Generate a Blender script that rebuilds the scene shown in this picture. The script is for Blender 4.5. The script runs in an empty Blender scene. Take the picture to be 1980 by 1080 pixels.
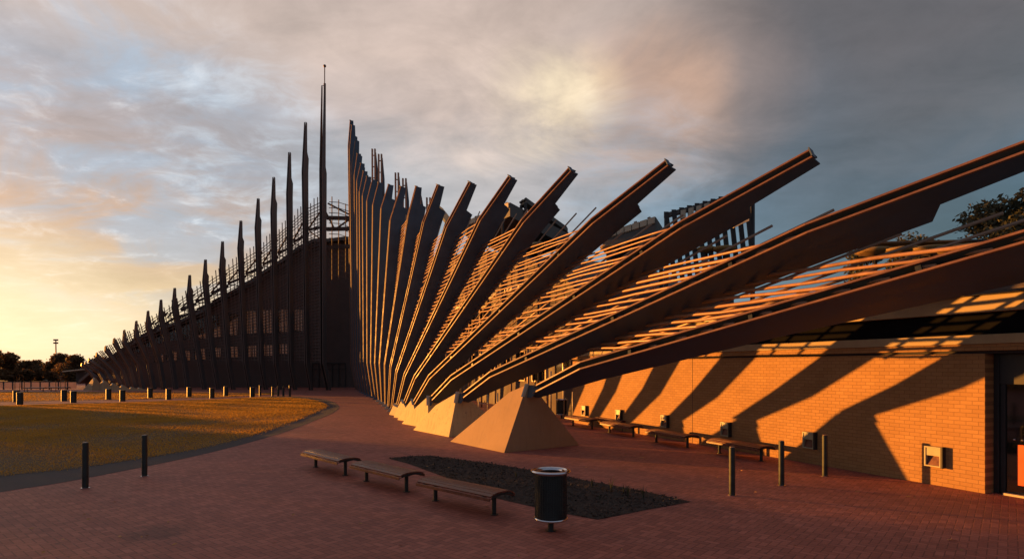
import bpy, bmesh, math, random
import numpy as np
from mathutils import Vector, Matrix
random.seed(11); rng = np.random.default_rng(5)
R = math.radians
sc = bpy.context.scene
COL = sc.collection
# ------------------------------------------------------------------ camera, sky, sun, exposure
F, H, CX, HY = 1150.0, 2.67, 990.0, 708.0        # focal in px of the 1980 wide photo, eye height, centre, horizon
cam = bpy.data.cameras.new('camera'); co = bpy.data.objects.new('camera', cam); COL.objects.link(co)
co.location = (0, 0, H); co.rotation_euler = (R(90), 0, 0)
cam.sensor_width = 36; cam.lens = 36*F/1980; cam.shift_y = (HY-540)/1980
cam.clip_start = .1; cam.clip_end = 6000
sc.camera = co
EXPO = 1.25
SUN_AZ, SUN_EL = -64.0, 2.5                       # degrees from +Y, negative = left
vs = sc.view_settings
vs.view_transform = 'Standard'; vs.look = 'None'; vs.exposure = EXPO; vs.gamma = 1; vs.use_curve_mapping = False

def lin(r, g, b):
    f = lambda c: (c/255/12.92) if c/255 <= .04045 else ((c/255+.055)/1.055)**2.4
    return (f(r), f(g), f(b), 1)

sl = bpy.data.lights.new('sun', 'SUN'); so = bpy.data.objects.new('sun', sl); COL.objects.link(so)
sl.energy = 4.8; sl.angle = R(.5); sl.color = (1.0, .385, .06)
sd = Vector((math.sin(R(SUN_AZ))*math.cos(R(SUN_EL)), math.cos(R(SUN_AZ))*math.cos(R(SUN_EL)), math.sin(R(SUN_EL))))
so.rotation_euler = sd.to_track_quat('Z', 'Y').to_euler(); so.location = sd*200

class NT:
    """small helper for writing node trees"""
    def __init__(s, tree): s.t = tree; s.n = tree.nodes; s.l = tree.links
    def new(s, k, **kw):
        n = s.n.new(k)
        for a, v in kw.items(): setattr(n, a, v)
        return n
    def put(s, sock, v):
        if isinstance(v, bpy.types.NodeSocket): s.l.new(v, sock)
        elif v is not None: sock.default_value = v
    def m(s, op, a, b=None, c=None, clamp=False):
        n = s.new('ShaderNodeMath', operation=op, use_clamp=clamp)
        for i, v in enumerate((a, b, c)):
            if v is not None: s.put(n.inputs[i], v)
        return n.outputs[0]
    def vm(s, op, a, b=None):
        n = s.new('ShaderNodeVectorMath', operation=op); s.put(n.inputs[0], a)
        if b is not None: s.put(n.inputs[1], b)
        return n.outputs['Value' if op in ('DOT_PRODUCT', 'LENGTH') else 'Vector']
    def mix(s, f, a, b, mode='MIX'):
        n = s.new('ShaderNodeMix', data_type='RGBA', blend_type=mode)
        s.put(n.inputs['Factor'], f); s.put(n.inputs[6], a); s.put(n.inputs[7], b); return n.outputs[2]
    def ramp(s, f, stops, interp='LINEAR'):
        n = s.new('ShaderNodeValToRGB'); n.color_ramp.interpolation = interp; e = n.color_ramp.elements
        while len(e) < len(stops): e.new(.5)
        for i, (p, c) in enumerate(stops): e[i].position = p; e[i].color = c
        s.put(n.inputs[0], f); return n.outputs[0]
    def rng(s, v, a, b, c=0., d=1., smooth=True):
        n = s.new('ShaderNodeMapRange', interpolation_type='SMOOTHSTEP' if smooth else 'LINEAR')
        s.put(n.inputs[0], v); 
        for i, x in enumerate((a, b, c, d)): n.inputs[i+1].default_value = x
        return n.outputs[0]
    def noise(s, vec, scale, detail=4, rough=.55, dist=0):
        n = s.new('ShaderNodeTexNoise'); s.put(n.inputs['Vector'], vec)
        n.inputs['Scale'].default_value = scale; n.inputs['Detail'].default_value = detail
        n.inputs['Roughness'].default_value = rough; n.inputs['Distortion'].default_value = dist
        return n.outputs[0]

def ray(px, py): return Vector(((px-CX)/F, 1, (HY-py)/F))
def at(px, py, Y): return Vector((0, 0, H)) + ray(px, py)*Y
def gnd(px, py, z=0.0):
    Y = F*(H-z)/(py-HY); p = at(px, py, Y); p.z = z; return p
def dirpx(px, py): return ray(px, py).normalized()

world = bpy.data.worlds.new('World'); sc.world = world; world.use_nodes = True
w = NT(world.node_tree); w.n.clear()
tc = w.new('ShaderNodeTexCoord').outputs['Generated']
sep = w.new('ShaderNodeSeparateXYZ'); w.l.new(tc, sep.inputs[0]); wx, wy, wz = sep.outputs
den = w.m('ADD', w.m('MAXIMUM', wz, 0.0), .20)
cmb = w.new('ShaderNodeCombineXYZ'); w.put(cmb.inputs[0], w.m('DIVIDE', wx, den)); w.put(cmb.inputs[1], w.m('MULTIPLY', w.m('DIVIDE', wy, den), 1.25)); w.put(cmb.inputs[2], 3.7)
pl = cmb.outputs[0]
n_big = w.noise(pl, .75, 5, .55, .4)
n_mid = w.noise(pl, 2.1, 6, .6, .6)
n_fine = w.noise(pl, 6.0, 7, .62, .5)
nn = w.m('ADD', w.m('MULTIPLY', w.m('SUBTRACT', n_big, .5), .14), w.m('MULTIPLY', w.m('SUBTRACT', n_mid, .5), .12))
zz = w.m('ADD', wz, w.m('MULTIPLY', nn, w.rng(wz, .0, .25)))
xx = w.m('ADD', wx, w.m('MULTIPLY', nn, .9))
g = lambda *s: [(p, lin(*c)) for p, c in s]
left = w.ramp(zz, g((0, (250, 222, 172)), (.035, (250, 232, 198)), (.10, (240, 208, 164)), (.20, (224, 180, 148)), (.29, (194, 174, 170)), (.37, (184, 182, 190)), (.44, (212, 190, 178)), (.52, (198, 176, 164)), (.65, (170, 156, 150))))
mid = w.ramp(zz, g((0, (196, 168, 150)), (.12, (150, 155, 168)), (.23, (128, 152, 172)), (.32, (158, 175, 190)), (.39, (204, 188, 184)), (.47, (214, 192, 180)), (.6, (180, 164, 158))))
right = w.ramp(zz, g((0, (70, 84, 92)), (.18, (58, 98, 120)), (.26, (70, 110, 136)), (.33, (104, 110, 118)), (.42, (118, 107, 104)), (.6, (98, 92, 90))))
c1 = w.mix(w.rng(xx, -.52, -.10), left, mid)
c1 = w.mix(w.rng(xx, -.14, .58), c1, right)
def lobe(px, py, inner, outer, stretch=None):
    d = w.vm('DOT_PRODUCT', tc, tuple(dirpx(px, py)))
    v = w.m('ADD', d, w.m('MULTIPLY', w.m('SUBTRACT', n_mid, .5), .012*(outer/12)))
    return w.rng(v, math.cos(R(outer)), math.cos(R(inner)))
# blue break in the clouds at upper left, pale streaks inside it
f = w.m('MULTIPLY', lobe(270, 300, 3, 15), w.rng(n_mid, .40, .64))
c1 = w.mix(w.m('MULTIPLY', f, .8), c1, lin(158, 182, 205))
f = w.m('MULTIPLY', lobe(180, 350, 3, 20), w.rng(n_fine, .52, .78))
c1 = w.mix(w.m('MULTIPLY', f, .55), c1, lin(224, 224, 226))
f = w.m('MULTIPLY', lobe(330, 430, 3, 16), w.rng(n_fine, .50, .75, 1, 0))
c1 = w.mix(w.m('MULTIPLY', f, .25), c1, lin(150, 138, 140))
# blue patch above the fan of fins
c1 = w.mix(w.m('MULTIPLY', lobe(1290, 390, 1, 19), .65), c1, lin(110, 148, 176))
# dark cloud bank at upper right
c1 = w.mix(w.m('MULTIPLY', lobe(1640, 110, 1, 21), .75), c1, lin(86, 84, 90))
# lit gap in the cloud
soft = w.rng(n_mid, .32, .66, .35, 1.0)
c1 = w.mix(w.m('MULTIPLY', lobe(1020, 150, 0, 21), .55), c1, lin(218, 193, 178))
c1 = w.mix(w.m('MULTIPLY', lobe(1350, 180, 0, 10), .45), c1, lin(158, 130, 116))
for px, py, o_, am, cc in ((1235, 215, 9, .60, (220, 172, 138)), (960, 205, 7, .40, (240, 216, 196)), (1040, 195, 6, .55, (248, 226, 192)), (1110, 190, 5.5, .55, (250, 222, 180)), (1085, 185, 3.8, .5, (255, 236, 202))):
    c1 = w.mix(w.m('MULTIPLY', w.m('MULTIPLY', lobe(px, py, 0, o_), am), soft), c1, lin(*cc))
c1 = w.mix(w.m('MULTIPLY', w.m('MULTIPLY', lobe(1230, 345, 0, 9), .45), w.rng(n_fine, .35, .65, .4, 1.0)), c1, lin(138, 168, 192))
c1 = w.mix(w.m('MULTIPLY', w.m('MULTIPLY', lobe(470, 275, 0, 9), .5), w.rng(n_fine, .40, .62)), c1, lin(200, 212, 224))
# after-glow low on the left
c1 = w.mix(w.m('MULTIPLY', lobe(30, 700, 0, 12), .5), c1, lin(255, 242, 214))
# cloud relief
rel = w.m('ADD', w.m('MULTIPLY', w.m('SUBTRACT', n_mid, .5), 1.0), w.m('MULTIPLY', w.m('SUBTRACT', n_fine, .5), .5))
rel = w.m('MULTIPLY', rel, w.rng(wz, .02, .3, .25, 1.0))
relm = w.m('ADD', 1.0, rel)
cr = w.new('ShaderNodeCombineXYZ'); [w.put(cr.inputs[i], relm) for i in range(3)]
c1 = w.mix(1.0, c1, cr.outputs[0], 'MULTIPLY')
# unseen sky behind the camera and overhead, darkened to deepen the shade
c1 = w.mix(w.rng(wy, -.1, .66), lin(112, 118, 136), c1)
c1 = w.mix(w.rng(wz, -.06, 0), lin(70, 58, 52), c1)
bg = w.new('ShaderNodeBackground'); w.put(bg.inputs[0], c1); bg.inputs[1].default_value = .93*2**-EXPO
sky = w.new('ShaderNodeTexSky', sky_type='NISHITA'); sky.sun_disc = False
sky.sun_elevation = R(SUN_EL); sky.sun_rotation = R(SUN_AZ)
bg2 = w.new('ShaderNodeBackground'); w.put(bg2.inputs[0], sky.outputs[0]); bg2.inputs[1].default_value = .02
add = w.new('ShaderNodeAddShader'); w.l.new(bg.outputs[0], add.inputs[0]); w.l.new(bg2.outputs[0], add.inputs[1])
out = w.new('ShaderNodeOutputWorld'); w.l.new(add.outputs[0], out.inputs[0])

# ------------------------------------------------------------------ materials
def mat(name, base, rough=.7, metal=0., var=.0, vscale=3., bump=0., bscale=20., spec=.4, trans=0., extra=None):
    m = bpy.data.materials.new(name); m.use_nodes = True; k = NT(m.node_tree)
    p = k.n['Principled BSDF']; p.inputs['Roughness'].default_value = rough; p.inputs['Metallic'].default_value = metal
    p.inputs['Specular IOR Level'].default_value = spec
    c = tuple(base)+(1,)
    ob = k.new('ShaderNodeTexCoord').outputs['Object']
    if var:
        n = k.noise(ob, vscale, 5, .6)
        lo = tuple(x*(1-var) for x in base)+(1,); hi = tuple(min(1, x*(1+var)) for x in base)+(1,)
        cc = k.ramp(n, [(.3, lo), (.7, hi)]); k.put(p.inputs['Base Color'], cc)
        k.put(p.inputs['Roughness'], k.rng(n, .3, .7, max(.05, rough-.1), min(1, rough+.1)))
    else: p.inputs['Base Color'].default_value = c
    if bump:
        b = k.new('ShaderNodeBump'); b.inputs['Strength'].default_value = bump; b.inputs['Distance'].default_value = .01
        k.put(b.inputs['Height'], k.noise(ob, bscale, 4)); k.put(p.inputs['Normal'], b.outputs[0])
    if trans:
        tr = k.new('ShaderNodeBsdfTranslucent'); tr.inputs[0].default_value = c
        mx = k.new('ShaderNodeMixShader'); mx.inputs[0].default_value = trans
        k.l.new(p.outputs[0], mx.inputs[1]); k.l.new(tr.outputs[0], mx.inputs[2])
        k.l.new(mx.outputs[0], k.n['Material Output'].inputs[0])
    return m
M = {}
M['web'] = mat('fin_steel', (.066, .098, .140), .62, 0, .22, 1.3, .25, 30)
M['strip'] = mat('edge_timber', (.20, .098, .060), .5, 0, .25, 2.5, .3, 25)
M['rod'] = mat('rod_timber', (.36, .19, .11), .45, 0, .25, 3.0, .2, 30)
M['post'] = mat('post_steel', (.30, .19, .13), .45, .2, .15, 2)
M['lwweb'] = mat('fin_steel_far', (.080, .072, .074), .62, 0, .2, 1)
M['strip_shaded'] = mat('edge_timber_shaded', (.12, .08, .07), .5, 0, .2, 2)  # darker copy of the edge strips: left-wing shade put into the colour
M['slat'] = mat('slat_steel', (.13, .085, .072), .55, .1, .2, 2)
M['dark'] = mat('dark_steel', (.035, .033, .034), .5, .3, .2, 3)
M['bollard'] = mat('bollard_paint', (.028, .036, .036), .42, .3, .25, 6)
M['chrome'] = mat('chrome', (.62, .60, .62), .14, 1)
M['cream'] = mat('cream_metal', (.50, .42, .30), .45, 0, .08, 2, .1, 10)
M['roof'] = mat('roof_metal', (.095, .09, .085), .5, .3, .15, 1)
M['body'] = mat('building_render', (.085, .062, .056), .8, 0, .2, .6, .2, 12)
M['interior'] = mat('interior_dark', (.035, .03, .03), .9)
M['ochre'] = mat('ochre_paint', (.30, .18, .06), .6, 0, .2, 5)
M['fascia'] = mat('fascia_paint', (.36, .27, .15), .7, 0, .12, 3, .15, 20)
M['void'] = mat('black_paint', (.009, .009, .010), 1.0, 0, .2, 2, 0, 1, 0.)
M['seat'] = mat('bench_timber', (.16, .055, .034), .42, 0, .35, 9, .3, 40)
M['mulch'] = mat('mulch', (.030, .022, .018), .95, 0, .6, 7, 1.0, 30)
M['edge'] = mat('border_soil', (.050, .042, .045), .95, 0, .35, 1.5, .8, 25)
M['earth'] = mat('earth', (.10, .07, .045), .95, 0, .35, .4, .6, 6)
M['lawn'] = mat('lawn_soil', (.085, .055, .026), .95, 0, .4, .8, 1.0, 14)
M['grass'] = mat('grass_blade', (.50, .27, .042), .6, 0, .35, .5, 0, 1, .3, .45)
M['leaf_dark'] = mat('foliage', (.075, .075, .045), .6, 0, .5, .5, 0, 1, .2, .25)
M['leaf_warm'] = mat('foliage_far', (.15, .088, .042), .6, 0, .5, .25, 0, 1, .2, .35)
M['bark'] = mat('bark', (.08, .055, .04), .9, 0, .3, 4, .6, 12)
M['pale'] = mat('pale_panel', (.70, .52, .36), .6, 0, .15, 1, 0, 1, .4, .35)
M['orange'] = mat('orange_panel', (.55, .085, .02), .45, 0, .1, 2)
M['leaflit'] = mat('dry_leaf', (.42, .20, .07), .7, 0, .4, 8)
M['lamp'] = mat('fitting_paint', (.38, .34, .22), .45, 0, .1, 6)
M['rooftile'] = mat('roof_tile', (.10, .06, .05), .8, 0, .2, 1)

def glass(name, tint, refl):
    m = bpy.data.materials.new(name); m.use_nodes = True; k = NT(m.node_tree); k.n.remove(k.n['Principled BSDF'])
    t = k.new('ShaderNodeBsdfTransparent'); t.inputs[0].default_value = tint+(1,)
    gl = k.new('ShaderNodeBsdfGlossy'); gl.inputs['Roughness'].default_value = .05
    mx = k.new('ShaderNodeMixShader'); mx.inputs[0].default_value = refl
    k.l.new(t.outputs[0], mx.inputs[1]); k.l.new(gl.outputs[0], mx.inputs[2]); k.l.new(mx.outputs[0], k.n['Material Output'].inputs[0])
    return m
M['glass'] = glass('window_glass', (.26, .19, .185), .07)
M['dglass'] = glass('dark_glass', (.25, .23, .23), .15)

def concrete():
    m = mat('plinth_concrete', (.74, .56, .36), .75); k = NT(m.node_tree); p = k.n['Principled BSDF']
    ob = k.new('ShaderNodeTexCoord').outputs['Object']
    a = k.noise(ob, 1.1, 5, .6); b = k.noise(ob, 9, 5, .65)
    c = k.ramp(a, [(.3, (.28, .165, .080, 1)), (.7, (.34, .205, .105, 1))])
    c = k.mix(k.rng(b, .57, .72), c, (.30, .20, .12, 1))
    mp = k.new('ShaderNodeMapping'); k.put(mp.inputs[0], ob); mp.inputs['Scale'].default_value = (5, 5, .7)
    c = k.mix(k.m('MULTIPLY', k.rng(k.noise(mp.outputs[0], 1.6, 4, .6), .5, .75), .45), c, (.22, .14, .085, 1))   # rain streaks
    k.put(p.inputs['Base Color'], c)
    bm_ = k.new('ShaderNodeBump'); bm_.inputs['Strength'].default_value = .25; bm_.inputs['Distance'].default_value = .01
    k.put(bm_.inputs['Height'], k.noise(ob, 45, 4)); k.put(p.inputs['Normal'], bm_.outputs[0]); return m
M['concrete'] = concrete()

def concrete_lit():
    m = M['concrete'].copy(); m.name = 'plinth_concrete_lit'; k = m.node_tree
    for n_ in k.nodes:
        if n_.type == 'VALTORGB': n_.color_ramp.elements[0].color = (.47, .36, .17, 1); n_.color_ramp.elements[1].color = (.56, .44, .22, 1)  # brighter yellow light on these plinths is put into the base colour
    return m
M['concrete_lit'] = concrete_lit()

def brick():
    m = mat('brick', (.6, .4, .2), .8); k = NT(m.node_tree); p = k.n['Principled BSDF']
    s = k.new('ShaderNodeSeparateXYZ'); k.put(s.inputs[0], k.new('ShaderNodeTexCoord').outputs['Object'])
    c = k.new('ShaderNodeCombineXYZ'); k.put(c.inputs[0], s.outputs[0]); k.put(c.inputs[1], s.outputs[2])
    t = k.new('ShaderNodeTexBrick'); k.put(t.inputs['Vector'], c.outputs[0])
    t.inputs['Scale'].default_value = 1; t.inputs['Brick Width'].default_value = .24; t.inputs['Row Height'].default_value = .088
    t.inputs['Mortar Size'].default_value = .0048; t.inputs['Mortar Smooth'].default_value = .3; t.inputs['Bias'].default_value = 0
    t.inputs['Color1'].default_value = (.37, .195, .075, 1); t.inputs['Color2'].default_value = (.43, .235, .095, 1); t.inputs['Mortar'].default_value = (.25, .135, .055, 1)
    n = k.noise(c.outputs[0], .7, 4); n2 = k.noise(c.outputs[0], 60, 3)
    col = k.mix(1, t.outputs[0], k.ramp(n, [(.3, (.86, .84, .80, 1)), (.7, (1, 1, 1, 1))]), 'MULTIPLY')
    col = k.mix(1, col, k.ramp(n2, [(.3, (.88, .88, .88, 1)), (.7, (1, 1, 1, 1))]), 'MULTIPLY')
    k.put(p.inputs['Base Color'], col)
    b = k.new('ShaderNodeBump'); b.inputs['Strength'].default_value = .8; b.inputs['Distance'].default_value = .006
    k.put(b.inputs['Height'], k.m('SUBTRACT', k.m('MULTIPLY', n2, .25), t.outputs['Fac'])); k.put(p.inputs['Normal'], b.outputs[0]); return m
M['brick'] = brick()

def paving():
    m = mat('herringbone_paving', (.25, .1, .08), .8); k = NT(m.node_tree); p = k.n['Principled BSDF']
    pos = k.new('ShaderNodeNewGeometry').outputs['Position']
    mp = k.new('ShaderNodeMapping'); k.put(mp.inputs[0], pos)
    mp.inputs['Rotation'].default_value = (0, 0, R(40)); mp.inputs['Scale'].default_value = (1/.115,)*3
    wob = k.noise(pos, 1.2, 2)
    s = k.new('ShaderNodeSeparateXYZ'); k.put(s.inputs[0], k.vm('ADD', mp.outputs[0], (40000.3, 20000.2, 0)))
    x, y = s.outputs[0], s.outputs[1]
    i, j = k.m('FLOOR', x), k.m('FLOOR', y); u, v = k.m('SUBTRACT', x, i), k.m('SUBTRACT', y, j)
    mm = k.m('FLOORED_MODULO', k.m('SUBTRACT', i, j), 4.0)
    eq = lambda n: k.m('COMPARE', mm, float(n), .4)
    l, r_, b, t = u, k.m('SUBTRACT', 1, u), v, k.m('SUBTRACT', 1, v)
    big = lambda d, n: k.m('ADD', d, eq(n))             # an inner joint of the same brick does not count
    d = k.m('MINIMUM', k.m('MINIMUM', big(l, 1), big(r_, 0)), k.m('MINIMUM', big(b, 2), big(t, 3)))
    joint = k.rng(d, .03, .10, 1, 0)
    # one random tone per brick: snap the second half onto the first
    ci = k.m('SUBTRACT', i, eq(1)); cj = k.m('SUBTRACT', j, eq(2))
    cc = k.new('ShaderNodeCombineXYZ'); k.put(cc.inputs[0], ci); k.put(cc.inputs[1], cj); k.put(cc.inputs[2], 1.5)
    wn = k.new('ShaderNodeTexWhiteNoise', noise_dimensions='3D'); k.put(wn.inputs[0], cc.outputs[0])
    base = k.ramp(wn.outputs[0], [(0, (.29, .090, .064, 1)), (.5, (.355, .112, .078, 1)), (1, (.43, .140, .098, 1))])
    big_n = k.noise(pos, .22, 5, .6)
    base = k.mix(1, base, k.ramp(big_n, [(.3, (.80, .80, .80, 1)), (.7, (1.12, 1.10, 1.08, 1))]), 'MULTIPLY')
    wear = k.noise(pos, 1.1, 6, .65, 1.0)
    base = k.mix(k.m('MULTIPLY', k.rng(wear, .56, .72), .35), base, (.16, .062, .052, 1))
    spots = k.noise(pos, 6.5, 2, .4)
    base = k.mix(k.m('MULTIPLY', k.rng(spots, .70, .74), .5), base, (.09, .045, .04, 1))
    fin = k.noise(pos, 30, 4, .6)
    base = k.mix(1, base, k.ramp(fin, [(.25, (.85, .85, .85, 1)), (.75, (1.1, 1.1, 1.1, 1))]), 'MULTIPLY')
    st = gnd(300, 1030)                                 # old spill on the paving
    dd = k.vm('LENGTH', k.vm('SUBTRACT', pos, (st.x, st.y, 0)))
    stain = k.rng(k.m('ADD', dd, k.m('MULTIPLY', k.m('SUBTRACT', k.noise(pos, 3, 4), .5), .8)), .15, .75, .55, 0)
    base = k.mix(stain, base, (.05, .022, .02, 1))
    col = k.mix(k.m('MULTIPLY', joint, .55), base, (.055, .024, .02, 1))
    k.put(p.inputs['Base Color'], col); k.put(p.inputs['Roughness'], k.rng(fin, .2, .8, .62, .85))
    bb = k.new('ShaderNodeBump'); bb.inputs['Strength'].default_value = .5; bb.inputs['Distance'].default_value = .006
    tilt = k.m('MULTIPLY', wn.outputs[0], .35)
    k.put(bb.inputs['Height'], k.m('ADD', k.m('SUBTRACT', tilt, joint), k.m('MULTIPLY', fin, .4))); k.put(p.inputs['Normal'], bb.outputs[0]); return m
M['paving'] = paving()

# ------------------------------------------------------------------ mesh building
ORG = {}
class MB:
    def __init__(s): s.v = []; s.f = []
    def add(s, vs_, fs):
        o = len(s.v); s.v += [Vector(v) for v in vs_]; s.f += [[i+o for i in f] for f in fs]; return s
    def box(s, a, b):
        (x0, y0, z0), (x1, y1, z1) = a, b
        return s.add([(x0, y0, z0), (x1, y0, z0), (x1, y1, z0), (x0, y1, z0), (x0, y0, z1), (x1, y0, z1), (x1, y1, z1), (x0, y1, z1)],
                     [(0, 3, 2, 1), (4, 5, 6, 7), (0, 1, 5, 4), (1, 2, 6, 5), (2, 3, 7, 6), (3, 0, 4, 7)])
    def prism(s, poly, ext):
        n = len(poly); P = [Vector(p) for p in poly]; E = Vector(ext)
        return s.add(P+[p+E for p in P], [list(range(n))[::-1], list(range(n, 2*n))]+[(i, (i+1) % n, n+(i+1) % n, n+i) for i in range(n)])
    def tube(s, pts, r, n=8, caps=True):
        pts = [Vector(p) for p in pts]; rr = r if isinstance(r, (list, tuple)) else [r]*len(pts)
        vs_ = []; t0 = (pts[1]-pts[0]).normalized()
        up = Vector((0, 0, 1)) if abs(t0.z) < .9 else Vector((1, 0, 0))
        for i, p in enumerate(pts):
            t = (pts[min(i+1, len(pts)-1)]-pts[max(i-1, 0)]).normalized()
            a = t.cross(up).normalized(); b = a.cross(t).normalized()
            for k in range(n):
                q = 2*math.pi*k/n; vs_.append(p+(a*math.cos(q)+b*math.sin(q))*rr[i])
        fs = []
        for i in range(len(pts)-1):
            for k in range(n): fs.append((i*n+k, i*n+(k+1) % n, (i+1)*n+(k+1) % n, (i+1)*n+k))
        if caps: fs += [list(range(n))[::-1], [(len(pts)-1)*n+k for k in range(n)]]
        return s.add(vs_, fs)
    def beam(s, pts, A, B):
        """rectangular section A x B swept (unrotated) along pts"""
        A, B = Vector(A), Vector(B); vs_ = []
        for p in pts:
            p = Vector(p); vs_ += [p-A/2-B/2, p+A/2-B/2, p+A/2+B/2, p-A/2+B/2]
        fs = [(3, 2, 1, 0), tuple(4*(len(pts)-1)+k for k in range(4))]
        for i in range(len(pts)-1):
            for k in range(4): fs.append((4*i+k, 4*i+(k+1) % 4, 4*i+4+(k+1) % 4, 4*i+4+k))
        return s.add(vs_, fs)
    def lathe(s, prof, n=28, c=(0, 0, 0)):
        vs_ = []
        for r, z in prof:
            for k in range(n): q = 2*math.pi*k/n; vs_.append((c[0]+r*math.cos(q), c[1]+r*math.sin(q), c[2]+z))
        fs = []
        for i in range(len(prof)-1):
            for k in range(n): fs.append((i*n+k, i*n+(k+1) % n, (i+1)*n+(k+1) % n, (i+1)*n+k))
        return s.add(vs_, fs)
    def build(s, name, m, parent=None, org=None, bevel=0, smooth=False):
        if org is None: org = ORG.get(parent, Vector((0, 0, 0))) if parent is not None else Vector((0, 0, 0))
        org = Vector(org)
        me = bpy.data.meshes.new(name); me.from_pydata([tuple(v-org) for v in s.v], [], s.f)
        bm = bmesh.new(); bm.from_mesh(me); bmesh.ops.recalc_face_normals(bm, faces=bm.faces); bm.to_mesh(me); bm.free()
        me.materials.append(M[m] if isinstance(m, str) else m)
        if smooth:
            for p in me.polygons: p.use_smooth = True
        o = bpy.data.objects.new(name, me); COL.objects.link(o)
        if parent is not None: o.parent = parent; ORG[o] = org
        else: o.location = org; ORG[o] = org
        if bevel:
            b = o.modifiers.new('bevel', 'BEVEL'); b.width = bevel; b.segments = 2; b.limit_method = 'ANGLE'; b.angle_limit = R(40)
        return o
def tag(o, label, cat, group=None):
    o['label'] = label; o['category'] = cat
    if group: o['group'] = group
    return o
def thing(name, label, cat, loc, group=None, rz=0):
    o = bpy.data.objects.new(name, None); COL.objects.link(o); o.empty_display_size = .2
    o.location = loc; o.rotation_euler = (0, 0, rz); ORG[o] = Vector((0, 0, 0)) if rz else Vector(loc)
    return tag(o, label, cat, group)
def struct(o): o['kind'] = 'structure'; return o
def copy_tree(o, parent=None):
    c = o.copy(); COL.objects.link(c)
    if parent is not None: c.parent = parent
    for ch in list(o.children): copy_tree(ch, c)
    return c
ORD = 'first second third fourth fifth sixth seventh eighth ninth tenth eleventh twelfth thirteenth fourteenth fifteenth sixteenth seventeenth eighteenth nineteenth twentieth'.split()
def sheet(name, pts, z, m):
    mb = MB(); mb.add([(p[0], p[1], z) for p in pts], [list(range(len(pts)))]); return struct(mb.build(name, m))

# ------------------------------------------------------------------ ground
sheet('ground', [(-3000, -600), (3000, -600), (3000, 4000), (-3000, 4000)], -.012, 'earth')
sheet('plaza_paving', [(-95, -20), (60, -20), (60, 95), (-95, 95)], 0, 'paving')
def smooth_px(pts, n=6):
    out_ = []
    for i in range(len(pts)-1):
        p0, p1, p2, p3 = pts[max(i-1, 0)], pts[i], pts[i+1], pts[min(i+2, len(pts)-1)]
        for k in range(n):
            t = k/n
            out_.append(tuple(.5*((2*p1[q])+(-p0[q]+p2[q])*t+(2*p0[q]-5*p1[q]+4*p2[q]-p3[q])*t*t+(-p0[q]+3*p1[q]-3*p2[q]+p3[q])*t**3) for q in (0, 1)))
    return out_+[pts[-1]]
G2 = lambda L: [(gnd(*p).x, gnd(*p).y) for p in L]
near_edge = [(-330, 1010), (0, 951), (160, 925), (400, 876), (540, 838), (615, 810), (648, 795), (655, 785), (640, 775), (605, 768.5), (560, 765.2)]
far_edge = [(500, 766.5), (428, 770.5), (311, 774.5), (194, 778.5), (0, 783), (-330, 790)]
border = smooth_px(G2(near_edge))+smooth_px(G2(far_edge))
sheet('lawn_border', border, .004, 'edge')
lawn_near = [(-330, 975), (0, 921), (160, 903), (400, 864), (530, 828), (590, 805), (622, 791), (630, 783), (612, 775), (590, 771), (555, 768)]
lawn1 = smooth_px(G2(lawn_near))+smooth_px(G2([(500, 768), (428, 771.5), (311, 775.5), (194, 779.5), (0, 784), (-330, 791)]))
sheet('lawn', lawn1, .010, 'lawn')
lawn2 = G2([(-330, 781), (0, 776.5), (194, 772.7), (311, 770.6), (428, 767.6), (500, 763.6), (540, 761), (540, 759.6), (250, 757.8), (0, 757.3), (-330, 757.6)])
sheet('far_lawn', lawn2, .010, 'lawn')

def in_poly(P, X, Y):
    inside = np.zeros(len(X), bool); j = len(P)-1
    for i in range(len(P)):
        xi, yi = P[i]; xj, yj = P[j]
        c = ((yi > Y) != (yj > Y)) & (X < (xj-xi)*(Y-yi)/(yj-yi+1e-12)+xi)
        inside ^= c; j = i
    return inside
def blades(name, P, n, label, hmin=.025, hmax=.07, wid=.014, m='grass', clump=True):
    xs = [p[0] for p in P]; ys = [p[1] for p in P]
    X = rng.uniform(min(xs), max(xs), n*3); Y = rng.uniform(min(ys), max(ys), n*3)
    k = in_poly(P, X, Y) & (np.abs(X/Y) < 1.0); X = X[k][:n]; Y = Y[k][:n]; n = len(X)
    a = rng.uniform(0, np.pi, n)
    und = .65+.35*np.sin(X*.7+np.sin(Y*.35)*2)*np.sin(Y*.55+np.sin(X*.3)*2)
    hh = rng.uniform(hmin, hmax, n)*(und if clump else 1)
    wd = wid*rng.uniform(.7, 1.4, n)*np.clip(Y/25, .6, 2.2); hh = hh
    X = X+rng.normal(0, .10, n); Y = Y+rng.normal(0, .10, n)
    lx, ly = rng.normal(0, .03, n), rng.normal(0, .03, n)
    V = np.zeros((n, 3, 3)); V[:, 0] = np.stack([X-np.cos(a)*wd, Y-np.sin(a)*wd, np.full(n, .008)], 1)
    V[:, 1] = np.stack([X+np.cos(a)*wd, Y+np.sin(a)*wd, np.full(n, .008)], 1); V[:, 2] = np.stack([X+lx, Y+ly, .008+hh], 1)
    me = bpy.data.meshes.new(name); me.vertices.add(n*3); me.vertices.foreach_set('co', V.reshape(-1))
    me.loops.add(n*3); me.loops.foreach_set('vertex_index', np.arange(n*3)); me.polygons.add(n)
    me.polygons.foreach_set('loop_start', np.arange(n)*3); me.polygons.foreach_set('loop_total', np.full(n, 3)); me.update(calc_edges=True)
    me.materials.append(M[m]); o = bpy.data.objects.new(name, me); COL.objects.link(o); o['kind'] = 'stuff'
    return tag(o, label, 'grass')
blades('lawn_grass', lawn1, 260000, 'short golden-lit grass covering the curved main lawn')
blades('far_lawn_grass', lawn2, 40000, 'thin strip of short grass on the far side of the path')

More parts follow.
